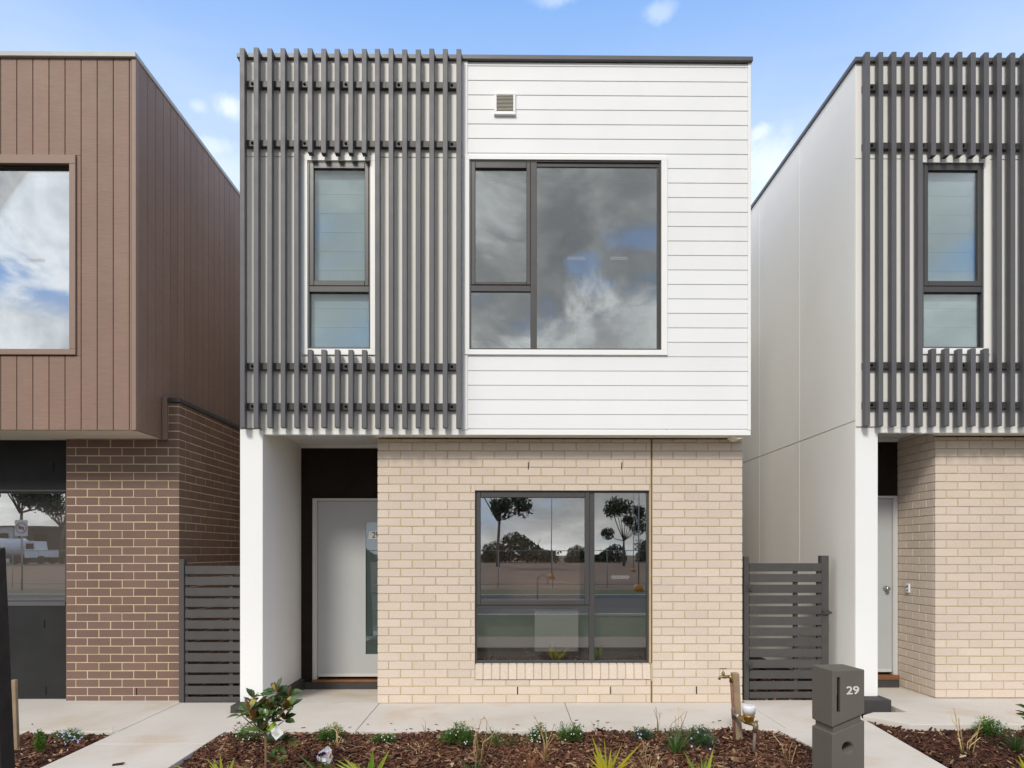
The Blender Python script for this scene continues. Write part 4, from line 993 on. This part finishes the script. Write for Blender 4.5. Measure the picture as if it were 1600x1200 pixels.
def dry_stalks(px, py, stems, label, heads=True, thick=.0028, mat='drystem', hsize=.008):
    p = onground(px, py, -.022); m = MB()
    for pts in stems:
        q = [p + Vector(((pts[0][0] - px) / F * p.y * .4, random.uniform(-.02, .02), 0))]
        for i, (x, y) in enumerate(pts):
            Yq = p.y + random.uniform(-.02, .02); X, Z = at(x, y, Yq); q.append(Vector((X, Yq, Z)))
        t = random.random()
        m.tube(q, [1.45 * thick * (1 - .5 * i / len(q)) for i in range(len(q))], 5, t)
        if heads:
            for k in range(9):
                v = q[-1] + Vector([random.gauss(0, hsize * .5) for _ in range(3)])
                leaf(m, v, rdir(-30, 80), hsize * random.uniform(.8, 1.6), hsize * .6, random.uniform(.5, 1))
    return tag(m.build('dry_stalks', M[mat], None, loc=p), label, 'dry plant', 'dried plant stalks in the mulch')
dry_stalks(527, 1168, [[(528, 1150), (524, 1140), (513, 1136)], [(526, 1150), (527, 1138), (526, 1131)], [(523, 1162), (531, 1140), (527, 1133)], [(530, 1160), (534, 1152), (536, 1158)], [(536, 1166), (540, 1160)]], 'pale dried flower spikes standing in ground cover above the white wrapper', True, .003, 'drystem', .013)
dry_stalks(748, 1190, [[(742, 1160), (744, 1140), (738, 1122)], [(745, 1150), (752, 1124), (757, 1122)], [(760, 1140), (761, 1128), (757, 1121)], [(748, 1170), (744, 1150)], [(755, 1160), (768, 1150), (774, 1142)], [(741, 1178), (740, 1158), (744, 1148)], [(770, 1150), (766, 1137)]], 'bent dry stalks with small heads right of the bright green mound', True, .0026, 'drystem', .008)
dry_stalks(851, 1192, [[(850, 1160), (843, 1135), (836, 1121)], [(852, 1165), (846, 1140), (844, 1132)], [(856, 1160), (860, 1150), (866, 1133)], [(853, 1170), (866, 1150)], [(858, 1178), (870, 1172)], [(848, 1182), (838, 1172)], [(855, 1172), (853, 1146), (848, 1138)]], 'tall tangled dry spike left of the path joint', True, .0026, 'drystem', .012)
dry_stalks(1027, 1152, [[(1027, 1125), (1022, 1109)], [(1028, 1130), (1025, 1106)], [(1029, 1135), (1031, 1116), (1030, 1114)], [(1030, 1125), (1033, 1114)]], 'pair of thin upright dry stems with pale tips', True, .002, 'drystem', .007)
dry_stalks(1058, 1156, [[(1060, 1130), (1060, 1106)], [(1062, 1140), (1070, 1122), (1073, 1112)], [(1056, 1130), (1055, 1120)], [(1046, 1138), (1050, 1130), (1063, 1120), (1068, 1114)], [(1066, 1130), (1064, 1121)]], 'branching dry stems with pale tips above the widest ground cover', True, .002, 'drystem', .007)
dry_stalks(1006, 1185, [[(1006, 1165), (1004, 1158)], [(1010, 1170), (1012, 1165)], [(1000, 1180), (1008, 1168)], [(1020, 1172), (1028, 1168)]], 'clump of bleached withered leaves right of the yellow strap plant', True, .002, 'straw', .016)
dry_stalks(655, 1180, [[(650, 1172), (640, 1165)], [(662, 1168), (668, 1162)], [(645, 1184), (632, 1176)], [(670, 1184), (684, 1178)], [(655, 1166), (652, 1160)]], 'flattened tangle of bleached stalks below the small round tuft', True, .0022, 'straw', .014)
dry_stalks(664, 1148, [[(665, 1130), (660, 1121)], [(662, 1136), (659, 1132)]], 'single bent dark twig at the concrete edge', False, .002)
dry_stalks(1232, 1192, [[(1222, 1165), (1208, 1148)], [(1234, 1170), (1238, 1160)], [(1226, 1175), (1230, 1160)], [(1240, 1180), (1245, 1164)]], 'thin dry twigs beside the letterbox', False, .002)
dry_stalks(1508, 1182, [[(1498, 1150), (1493, 1118), (1490, 1106)], [(1497, 1140), (1488, 1125), (1487, 1116)], [(1502, 1150), (1499, 1135), (1498, 1122)], [(1520, 1150), (1530, 1140), (1536, 1136)], [(1512, 1160), (1528, 1145)], [(1530, 1135), (1534, 1122), (1538, 1116)], [(1504, 1165), (1502, 1142)], [(1516, 1165), (1532, 1152)], [(1500, 1160), (1496, 1145)]], 'twiggy brown dried shrub in the bed right of the letterbox', False, .0032)

def magnolia(p, px_pts, label, n_scale=1.0, seed=3, tagged=True):
    random.seed(seed)
    root = thing('magnolia_sapling', p, label, 'sapling', 'young magnolias in the beds')
    t = MB(); lv = MB()
    def at3(px, py, off): x, z = at(px, py, p.y + off); return Vector((x, p.y + off, z))
    fork = at3(*px_pts[0], 0)
    t.tube([p, (p + fork) / 2 + Vector((.006, 0, 0)), fork], [.0095, .0085, .0075], 8)
    for (px, py, off, nl) in px_pts[1:]:
        nl = int(nl * 1.6)
        e = at3(px, py, off); mid = (fork + e) / 2 + Vector((random.uniform(-.02, .02), off * .2, -.02))
        t.tube([fork, mid, e], [.005, .004, .003], 6)
        for k in range(nl):
            f = 1 - random.random() ** 1.8 * .45 if k > 4 else 1.0
            c = fork.lerp(e, f); a = 2.4 * k + random.uniform(-.4, .4); el = random.uniform(-.25, 1.05) if k > 2 else random.uniform(.6, 1.35)
            d = Vector((math.cos(a) * math.cos(el), math.sin(a) * math.cos(el), math.sin(el)))
            L = random.uniform(.068, .112); tone = min(.9, max(0, random.gauss(.55, .22)))
            if random.random() < .10: tone = 1
            leaf(lv, c + d * .008, d, L, L * .5, tone, random.uniform(.05, .25), random.uniform(-.1, .35), Vector((random.uniform(-.4, .4), random.uniform(-.7, .1), 1)))
    t.build('trunk', M['magtwig'], root); lv.build('crown', M['magnolia'], root)
    return root
mp = Vector((ax(413, 4.62), 4.62, -.06))
mg = magnolia(mp, [(415, 1142), (396, 1092, .02, 9), (388, 1112, -.08, 8), (404, 1128, .05, 7), (421, 1108, -.05, 9), (431, 1082, .0, 9), (436, 1100, .08, 8), (448, 1106, -.03, 8), (452, 1090, .05, 7), (418, 1122, -.1, 8), (400, 1104, .1, 7), (444, 1126, .06, 4), (378, 1118, 0, 4), (408, 1142, -.04, 4)],
              'young magnolia with rust-backed glossy leaves and a nursery tag, by the white pillar')
pc = at(430, 1142, 4.55); pc = Vector((pc[0], 4.55, pc[1])); s = F / 4.55
u = Vector((.62, -.1, -.72)).normalized() * (12 / s); w = Vector((.74, -.1, .66)).normalized() * (8.5 / s)
m = MB(); m.obox(pc, w, u, u.cross(w).normalized() * .0006); tg = m.build('plant_tag', M['tagwhite'], mg)
m = MB(); m.obox(pc - u * .72, w, u * .28, u.cross(w).normalized() * .0012); m.build('tag_band', M['taggreen'], tg)
m = MB()
for k in range(5): m.obox(pc + u * (.0 + .16 * k) + w * random.uniform(-.3, 0), w * .45, u * .03, u.cross(w).normalized() * .0012)
m.build('tag_print', M['galv'], tg)
mp = Vector((ax(440, 4.8), 4.8, -.06))
magnolia(mp, [(440, 1178), (436, 1160, 0, 6), (449, 1158, .02, 6), (428, 1164, -.03, 4), (430, 1192, -.1, 3), (424, 1195, -.05, 2)], 'low leafy sucker at the foot of the young magnolia', seed=8)
mp = Vector((ax(1622, 4.9), 4.9, -.06))
magnolia(mp, [(1622, 1140), (1610, 1085, 0, 7), (1608, 1112, .05, 7), (1612, 1135, -.03, 7), (1630, 1090, 0, 8), (1640, 1110, 0, 8)], 'magnolia mostly cut off by the right edge of the picture, only leaf tips showing', seed=5)
random.seed(21)
# litter: the crumpled wrapper and a bark chip on the walkway
p = onground(508, 1194, -.015); m = MB(); s = F / p.y
def crumple(mb, cx, cz, rx, rz, y0, seed, tone=.5):
    rr = random.Random(seed); vs = []; fs = []; nu, nv = 14, 9
    for j in range(nv):
        for i in range(nu):
            th = math.pi * (j + .0) / (nv - 1); ph = 2 * math.pi * i / nu; k = rr.uniform(.66, 1.12)
            vs.append(Vector((p.x + cx + rx * k * math.sin(th) * math.cos(ph), p.y + y0 + .04 * k * math.sin(th) * math.sin(ph), p.z + cz + rz * k * math.cos(th))))
    for j in range(nv - 1):
        for i in range(nu): fs.append((j * nu + i, j * nu + (i + 1) % nu, (j + 1) * nu + (i + 1) % nu, (j + 1) * nu + i))
    mb.add(vs, fs, tone)
crumple(m, 0, .052, .062, .058, 0, 5); crumple(m, .02, .085, .03, .045, .01, 9)
wr = m.build('plastic_wrapper', M['wrap'], None, loc=p); tag(wr, 'crumpled white plastic wrapper with purple print lying on the mulch', 'litter')
m = MB()
m.obox(p + Vector((-.012, -.046, .088)), (.026, 0, .010), (0, .004, 0), (-.006, -.004, .010)); m.build('purple_print', M['wrapdark'], wr)
m = MB(); m.obox(p + Vector((.046, -.03, .07)), (.006, 0, .0), (0, .004, 0), (.004, 0, .014)); m.build('red_print', M['wrapred'], wr)
p = onground(184, 1194, .008); m = MB(); m.obox(p, (.032, .012, .002), (-.003, .008, 0), (0, .001, .006), .15); m.obox(p + Vector((.026, .014, .002)), (.014, .003, .003), (0, .005, 0), (0, 0, .004), .1)
tag(m.build('bark_chip', M['mulch'], None, .001, loc=p), 'single dark bark chip lying on the left walkway', 'bark chip')

# ------------------------------------------------------------------ across the street: what the windows mirror
def tree_mesh(h, spread, n, seed, crown0=.35, lumps=9, open_=False):
    rr = random.Random(seed); t = MB(); lv = MB()
    tops = []
    t.tube([(0, 0, -.1), (.05 * h * rr.uniform(-.4, .4), 0, h * .25), (.06 * h * rr.uniform(-.5, .5), 0, h * crown0 * 1.2)], [h * .022, h * .017, h * .013], 8)
    f = Vector((0, 0, h * crown0 * 1.15))
    for i in range(lumps):
        a = rr.uniform(0, 6.28); q = rr.random() ** .5; c = Vector((spread * q * math.cos(a), spread * q * math.sin(a), h * rr.uniform(crown0 + .1, .92) if not open_ else h * (crown0 + .15 + .5 * rr.random())))
        tops.append((c, rr.uniform(.22, .42) * spread * (1.15 if open_ else 1)))
        t.tube([f, (f + c) / 2 + Vector((0, 0, -.03 * h)), c], [h * .009, h * .006, h * .003], 6)
    for i in range(n):
        c, r = rr.choice(tops); d = Vector((rr.gauss(0, 1), rr.gauss(0, 1), rr.gauss(0, .7))).normalized() * r * rr.random() ** .45
        u = Vector((rr.gauss(0, 1), rr.gauss(0, 1), rr.gauss(0, 1))).normalized(); v = u.cross(Vector((rr.gauss(0, 1), rr.gauss(0, 1), rr.gauss(0, 1)))).normalized(); L = rr.uniform(.12, .3) * h / 9
        p = c + d; lv.add([p - u * L, p + v * L * .4, p + u * L, p - v * L * .4], [(0, 1, 2, 3)], rr.random())
    return t, lv
protos = []
for i, (h, sp, n, op, cr) in enumerate(((10, 3.0, 3600, True, .45), (7, 3.4, 3600, False, .2), (9, 3.2, 3600, True, .35))):
    t, lv = tree_mesh(h, sp, n, 40 + i, cr, 10, op); protos.append((t, lv))
def tree(kind, x, y, sc, rz, label):
    root = thing('eucalyptus_tree', (0, 0, 0), label, 'tree', 'trees across the street')
    t, lv = protos[kind]
    if not hasattr(t, 'me'): t.me = t.build('trunk', M['treebark'], root).data; lv.me = lv.build('crown', M['treeleaf'], root).data
    else:
        for nm, q in (('trunk', t), ('crown', lv)):
            o = bpy.data.objects.new(nm, q.me); COL.objects.link(o); o.parent = root
    root.location = (x, y, -.1); root.scale = (sc,) * 3; root.rotation_euler = (0, 0, rz)
def belt_mesh(seed):
    rr = random.Random(seed); t, lv = tree_mesh(5.2, 3.6, 10, seed, .1, 7); lv = MB()
    for i in range(5200):
        x = rr.uniform(-1, 1); y = rr.uniform(-1, 1); zz = rr.random() ** .8
        if x * x + y * y + (zz * 1.0) ** 4 > 1 + .25 * math.sin(x * 9 + seed) * math.cos(y * 7): continue
        p = Vector((x * 5.5, y * 3, .2 + zz * (3.6 + 1.5 * math.sin(x * 3 + seed))))
        u = Vector((rr.gauss(0, 1), rr.gauss(0, 1), rr.gauss(0, 1))).normalized(); v = u.cross(Vector((rr.gauss(0, 1), rr.gauss(0, 1), rr.gauss(0, 1)))).normalized(); L = rr.uniform(.15, .38)
        lv.add([p - u * L, p + v * L * .5, p + u * L, p - v * L * .5], [(0, 1, 2, 3)], rr.random())
    return t, lv
protos.append(belt_mesh(3)); protos.append(belt_mesh(8))
T_ = [(0, -1.0, -58, .95), (2, 13.0, -62, .8), (2, -60, -78, 1.35), (0, -67, -80, 1.35), (2, -74, -76, 1.4), (0, -82, -82, 1.4), (2, -53, -84, 1.3)] + [((3, 4)[i % 2], -48 + i * 6.3 + (i * 37 % 5) * .5, -84 - (i * 29 % 7), (.55, .75, .6, .9, .5)[i % 5]) for i in range(18)] + [(1, 21, -80, .9), (2, 33, -85, 1.1)]
for i, (k, x, y, sc) in enumerate(T_): tree(k, x, y, sc, i * 1.7, 'dark eucalyptus tree across the street, mirrored in the windows')
random.seed(5)
def lamp(x, y, h, twin):
    root = thing('street_lamp', (x, y, -.05), 'tall thin galvanised street lamp across the road, mirrored in the window', 'street lamp', 'street lamps across the road')
    m = MB(); m.tube([(x, y, -.1), (x, y, h)], [.03, .02], 10); m.build('pole', M['galv'], root)
    m = MB()
    for s_ in ((-1, 1) if twin else (1,)): m.tube([(x, y, h - .1), (x + s_ * .5, y, h + .12), (x + s_ * 1.3, y, h + .2)], [.03, .028, .025], 8); m.box(x + s_ * 1.25 - .02, x + s_ * 1.25 + s_ * .5, y - .08, y + .08, h + .17, h + .25)
    m.build('arm', M['galv'], root)
    m = MB(); m.tube([(x, y, -.06), (x, y, .22)], [.2, .17], 12); m.build('base', M['orange'], root)
lamp(5.3, -13.4, 4.3, True); lamp(2.6, -26, 5.5, False); lamp(10, -40, 9, True)
# mesh fence along the lot
fr = thing('site_fence', (0, -16, 0), 'temporary wire mesh fence along the vacant lot across the road', 'fence')
m = MB()
for i in range(30): x = -34 + i * 2.4; m.tube([(x, -16, -.05), (x, -16, 1.62)], .016, 6)
m.build('posts', M['galv'], fr); tag(fr.children[0], kind='stuff')
m = MB(); m.box(-34, 36, -16.01, -15.99, 1.585, 1.615); m.box(-34, 36, -16.01, -15.99, .1, .14); m.build('rail', M['galv'], fr)
# no-trucks sign on its post
sx, sy = -19.9, -13.6
sg = thing('road_sign', (sx, sy, 0), 'white road sign with a red circle crossing out a truck, on a grey post', 'road sign')
m = MB(); m.tube([(sx, sy - .03, -.1), (sx, sy - .03, 2.85)], .035, 8); m.build('post', M['galv'], sg)
m = MB(); m.box(sx - .26, sx + .26, sy, sy + .006, 2.2, 2.84); m.build('plate', M['plate'], sg)
m = MB(); c = Vector((sx, sy + .012, 2.52))
ring = [c + Vector((.21 * math.cos(a * math.pi / 16), 0, .21 * math.sin(a * math.pi / 16))) for a in range(33)]
m.tube(ring, .016, 6); m.obox(c, (.15, 0, -.15), (.012, 0, .012), (0, .004, 0)); m.build('prohibition_ring', M['signred'], sg)
m = MB(); m.box(sx - .12, sx + .04, sy + .007, sy + .010, 2.49, 2.58); m.box(sx + .05, sx + .12, sy + .007, sy + .010, 2.49, 2.56)
for q in (-.08, -.03, .08): m.tube([(sx + q, sy + .007, 2.48), (sx + q, sy + .011, 2.48)], .022, 10)
m.build('truck_symbol', M['digitblack'], sg)
# tanker truck and houses far across
tx, ty = -62.0, -72.0
tk = thing('tanker_truck', (tx, ty, 0), 'white tanker truck parked far across the vacant lot', 'truck')
m = MB(); m.tube([(tx - 5, ty, 2.1), (tx - 4.8, ty, 2.1), (tx + 1.3, ty, 2.1), (tx + 1.5, ty, 2.1)], [.8, 1.1, 1.1, .8], 20); m.build('tank', M['tank'], tk)
m = MB(); m.hexa([(tx + 2, ty - 1.1, .8), (tx + 3.6, ty - 1.1, .8), (tx + 3.6, ty + 1.1, .8), (tx + 2, ty + 1.1, .8), (tx + 2, ty - 1.1, 2.9), (tx + 3.2, ty - 1.1, 2.9), (tx + 3.2, ty + 1.1, 2.9), (tx + 2, ty + 1.1, 2.9)])
m.box(tx + 3.6, tx + 4.9, ty - 1, ty + 1, .8, 1.75); cb = m.build('cab', M['tank'], tk, .06, 2)
m = MB(); m.box(tx + 2.2, tx + 3.1, ty + 1.08, ty + 1.115, 1.9, 2.6); m.build('window', M['rubber'], cb)
m = MB(); m.box(tx - 5, tx + 4.8, ty - .5, ty + .5, .7, .95); m.build('chassis', M['rubber'], tk)
for q in (-4.2, -3.0, .6, 4.0):
    for s_ in (-1, 1):
        m = MB(); m.tube([(tx + q, ty + s_ * .85, .5), (tx + q, ty + s_ * 1.15, .5)], .52, 16); m.build('wheel', M['rubber'], tk)
for (hx, hy, w, h, wm, lab) in ((-66, -90, 14, 5.2, 'darkclad', 'dark grey two-storey house far across the lot'), (-79, -89, 9, 5.2, 'tank', 'white two-storey house far across the lot')):
    hs = thing('house', (hx, hy, 0), lab, 'house'); m = MB()
    m.box(hx - w / 2, hx + w / 2, hy - 6, hy, -.1, h); m.build('wall', M[wm], hs)
    m = MB(); m.box(hx - w / 2 - .2, hx + w / 2 + .2, hy - 6.2, hy + .2, h, h + .25); m.build('roof', M['cap'], hs)
    for q in range(3):
        m = MB(); m.box(hx - w / 2 + 1 + q * w / 3.2, hx - w / 2 + 2.8 + q * w / 3.2, hy + .01, hy + .06, 2.9, 4.3); m.build('window', M['rubber'], hs)

# ------------------------------------------------------------------ sky, sun, camera
EL, AZ = R(38), R(199)       # sun high in front of the houses, behind the camera
wd = bpy.data.worlds.new('World'); SC.world = wd; wd.use_nodes = True
t = NT(wd.node_tree); t.n.clear()
out = t.node('ShaderNodeOutputWorld'); bg = t.node('ShaderNodeBackground'); t.link(bg.outputs[0], out.inputs[0])
sky = t.node('ShaderNodeTexSky', sky_type='NISHITA'); sky.sun_disc = False; sky.sun_elevation = EL; sky.sun_rotation = AZ
sky.altitude = 0; sky.air_density = 1.0; sky.dust_density = .6; sky.ozone_density = 1.6
dirv = t.vmath('NORMALIZE', t.node('ShaderNodeTexCoord').outputs['Generated'])
sep = t.node('ShaderNodeSeparateXYZ'); t.link(dirv, sep.inputs[0])
def look(px, py):
    xc = (px - CX) / F; zc = -(py - CY) / F
    return Vector((xc * math.cos(YAW) + math.sin(YAW), math.cos(YAW) - xc * math.sin(YAW), zc)).normalized()
# broken cloud: thick behind the camera (towards the street), only wisps and puffs ahead
CLOUD_OFF = (3.1, 1.7, .4)
proj = t.node('ShaderNodeMapping'); t.link(dirv, proj.inputs[0]); proj.inputs['Scale'].default_value = (1, 1, 2.0); proj.inputs['Location'].default_value = CLOUD_OFF
n1 = t.noise(proj.outputs[0], 2.6, 9, .56, .25)
behind = t.smooth(t.math('MULTIPLY_ADD', sep.outputs[0], -.62, t.math('MULTIPLY', sep.outputs[1], -.78)), -.08, .35)  # leans left so added unseen cloud lights the right house's side wall
behind = t.math('MAXIMUM', behind, t.smooth(sep.outputs[2], .70, .85))      # unseen overcast added overhead to whiten the ambient light
thr = t.math('MULTIPLY_ADD', behind, -.31, .68)
cov = t.smooth(t.math('SUBTRACT', n1, thr), 0.0, .13)
n2 = t.noise(proj.outputs[0], 4.3, 7, .6, .3)
ccol = t.ramp(n2, [(.36, (4.6, 4.55, 4.45)), (.5, (7.0, 6.85, 6.55)), (.64, (12.5, 12.1, 11.4))])
veil = t.mix(.62, sky.outputs[0], (2.5, 5.15, 10.3))     # thin high haze that whitens the blue
c = t.mix(t.math('MULTIPLY', cov, behind), veil, ccol)
# the deck facing the houses: dull grey, a few blue rents, a sunlit bank low down; unseen left side brightened to light the right side wall
lf = t.math('MULTIPLY_ADD', t.smooth(t.math('MULTIPLY', sep.outputs[0], -1.0), .45, .85), .8, 1.0)
lc = t.node('ShaderNodeCombineColor')
for i in range(3): t.link(lf, lc.inputs[i])
c = t.mix(t.math('MULTIPLY', cov, behind), veil, t.mix(1.0, ccol, lc.outputs[0], 'MULTIPLY'))
nq = t.noise(t.scaled(dirv, (1, 1, 1.5)), 9, 8, .6, .4)
greydeck = t.ramp(nq, [(.32, (2.9, 2.9, 2.95)), (.5, (4.5, 4.5, 4.45)), (.68, (7.0, 6.9, 6.7))])
whitedeck = t.ramp(nq, [(.32, (6.0, 6.0, 6.0)), (.6, (12.5, 12.3, 12.0))])
for px, py, rx, rz, amt, colr in ((880, 380, .34, .24, 1.0, greydeck), (905, 412, .03, .018, .5, veil), (1002, 372, .05, .018, .5, veil), (935, 448, .03, .014, .4, veil),
                                  (985, 505, .11, .055, 1.0, whitedeck), (900, 530, .09, .04, .95, whitedeck), (1000, 545, .09, .03, .9, whitedeck), (770, 330, .05, .05, .45, whitedeck),
                                  (20, 400, .22, .10, .9, veil), (20, 525, .20, .055, 1.0, whitedeck), (95, 330, .07, .09, .9, whitedeck), (15, 320, .09, .05, .7, whitedeck)):
    d0 = look(px, py); d0.y = -d0.y
    df = t.vmath('MULTIPLY', t.vmath('SUBTRACT', dirv, tuple(d0)), (1 / rx, 1 / rx, 1 / rz))
    r_ = t.math('ADD', t.vmath('LENGTH', df), t.math('MULTIPLY_ADD', nq, -3.0, 1.5))
    c = t.mix(t.math('MULTIPLY', t.math('SUBTRACT', 1.0, t.smooth(r_, .4, 1.25)), amt), c, colr)
nz = t.noise(dirv, 26, 6, .62, .3); nzw = t.noise(t.scaled(dirv, (1, 1, 2.4)), 9, 5, .6, .3)
for px, py, rx, rz, amt in ((359, 167, .018, .011, .62), (310, 167, .011, .007, .32), (332, 228, .024, .009, .25), (345, 262, .05, .02, .25), (1030, 21, .018, .010, .3), (868, -6, .034, .008, .3),
                            (1187, 207, .014, .008, .5), (1196, 245, .04, .024, .45), (1190, 290, .05, .03, .4)):
    d0 = look(px, py)
    df = t.vmath('SUBTRACT', dirv, tuple(d0)); df = t.vmath('MULTIPLY', df, (1 / rx, 1 / rx, 1 / rz))
    r_ = t.vmath('LENGTH', df); r_ = t.math('ADD', r_, t.math('MULTIPLY_ADD', nz, -2.4, 1.2))
    k = t.math('MULTIPLY', t.math('SUBTRACT', 1.0, t.smooth(r_, .2, 1.35)), amt)
    c = t.mix(k, c, (9.3, 9.7, 10.3))
haze = t.math('MULTIPLY', t.math('SUBTRACT', 1.0, t.smooth(sep.outputs[2], .34, .68)), t.math('MULTIPLY_ADD', behind, -.72, .72))
c = t.mix(t.math('MULTIPLY', haze, t.math('MULTIPLY_ADD', nzw, .6, .7)), c, (8.6, 9.2, 10.2))
t.link(c, bg.inputs['Color']); bg.inputs['Strength'].default_value = .095
sl = bpy.data.lights.new('sun', 'SUN'); sl.energy = 1.9; sl.angle = R(12); sl.color = (1, .94, .85)
so = bpy.data.objects.new('sun', sl); COL.objects.link(so)
# sky rotation 0 points the sun to +Y and turns clockwise seen from above
sd = Vector((math.sin(AZ) * math.cos(EL), math.cos(AZ) * math.cos(EL), math.sin(EL)))
so.rotation_euler = (-sd).to_track_quat('-Z', 'Y').to_euler(); so.location = sd * 50
cam = bpy.data.cameras.new('camera'); cam.sensor_width = 36; cam.lens = F / 1600 * 36
cam.shift_x = -(CX - 800) / 1600; cam.shift_y = (CY - 600) / 1600; cam.clip_end = 3000; cam.clip_start = .05
co = bpy.data.objects.new('camera', cam); COL.objects.link(co); co.location = (0, 0, EYE); co.rotation_euler = (R(90), 0, -YAW)
SC.camera = co
SC.render.engine = 'CYCLES'
SC.cycles.max_bounces = 8; SC.cycles.transparent_max_bounces = 12; SC.cycles.glossy_bounces = 4; SC.cycles.caustics_reflective = False; SC.cycles.caustics_refractive = False
SC.cycles.use_denoising = True
SC.render.resolution_x = 1024; SC.render.resolution_y = 768
SC.view_settings.view_transform = 'Standard'; SC.view_settings.look = 'None'; SC.view_settings.gamma = 1; SC.view_settings.exposure = 0.42
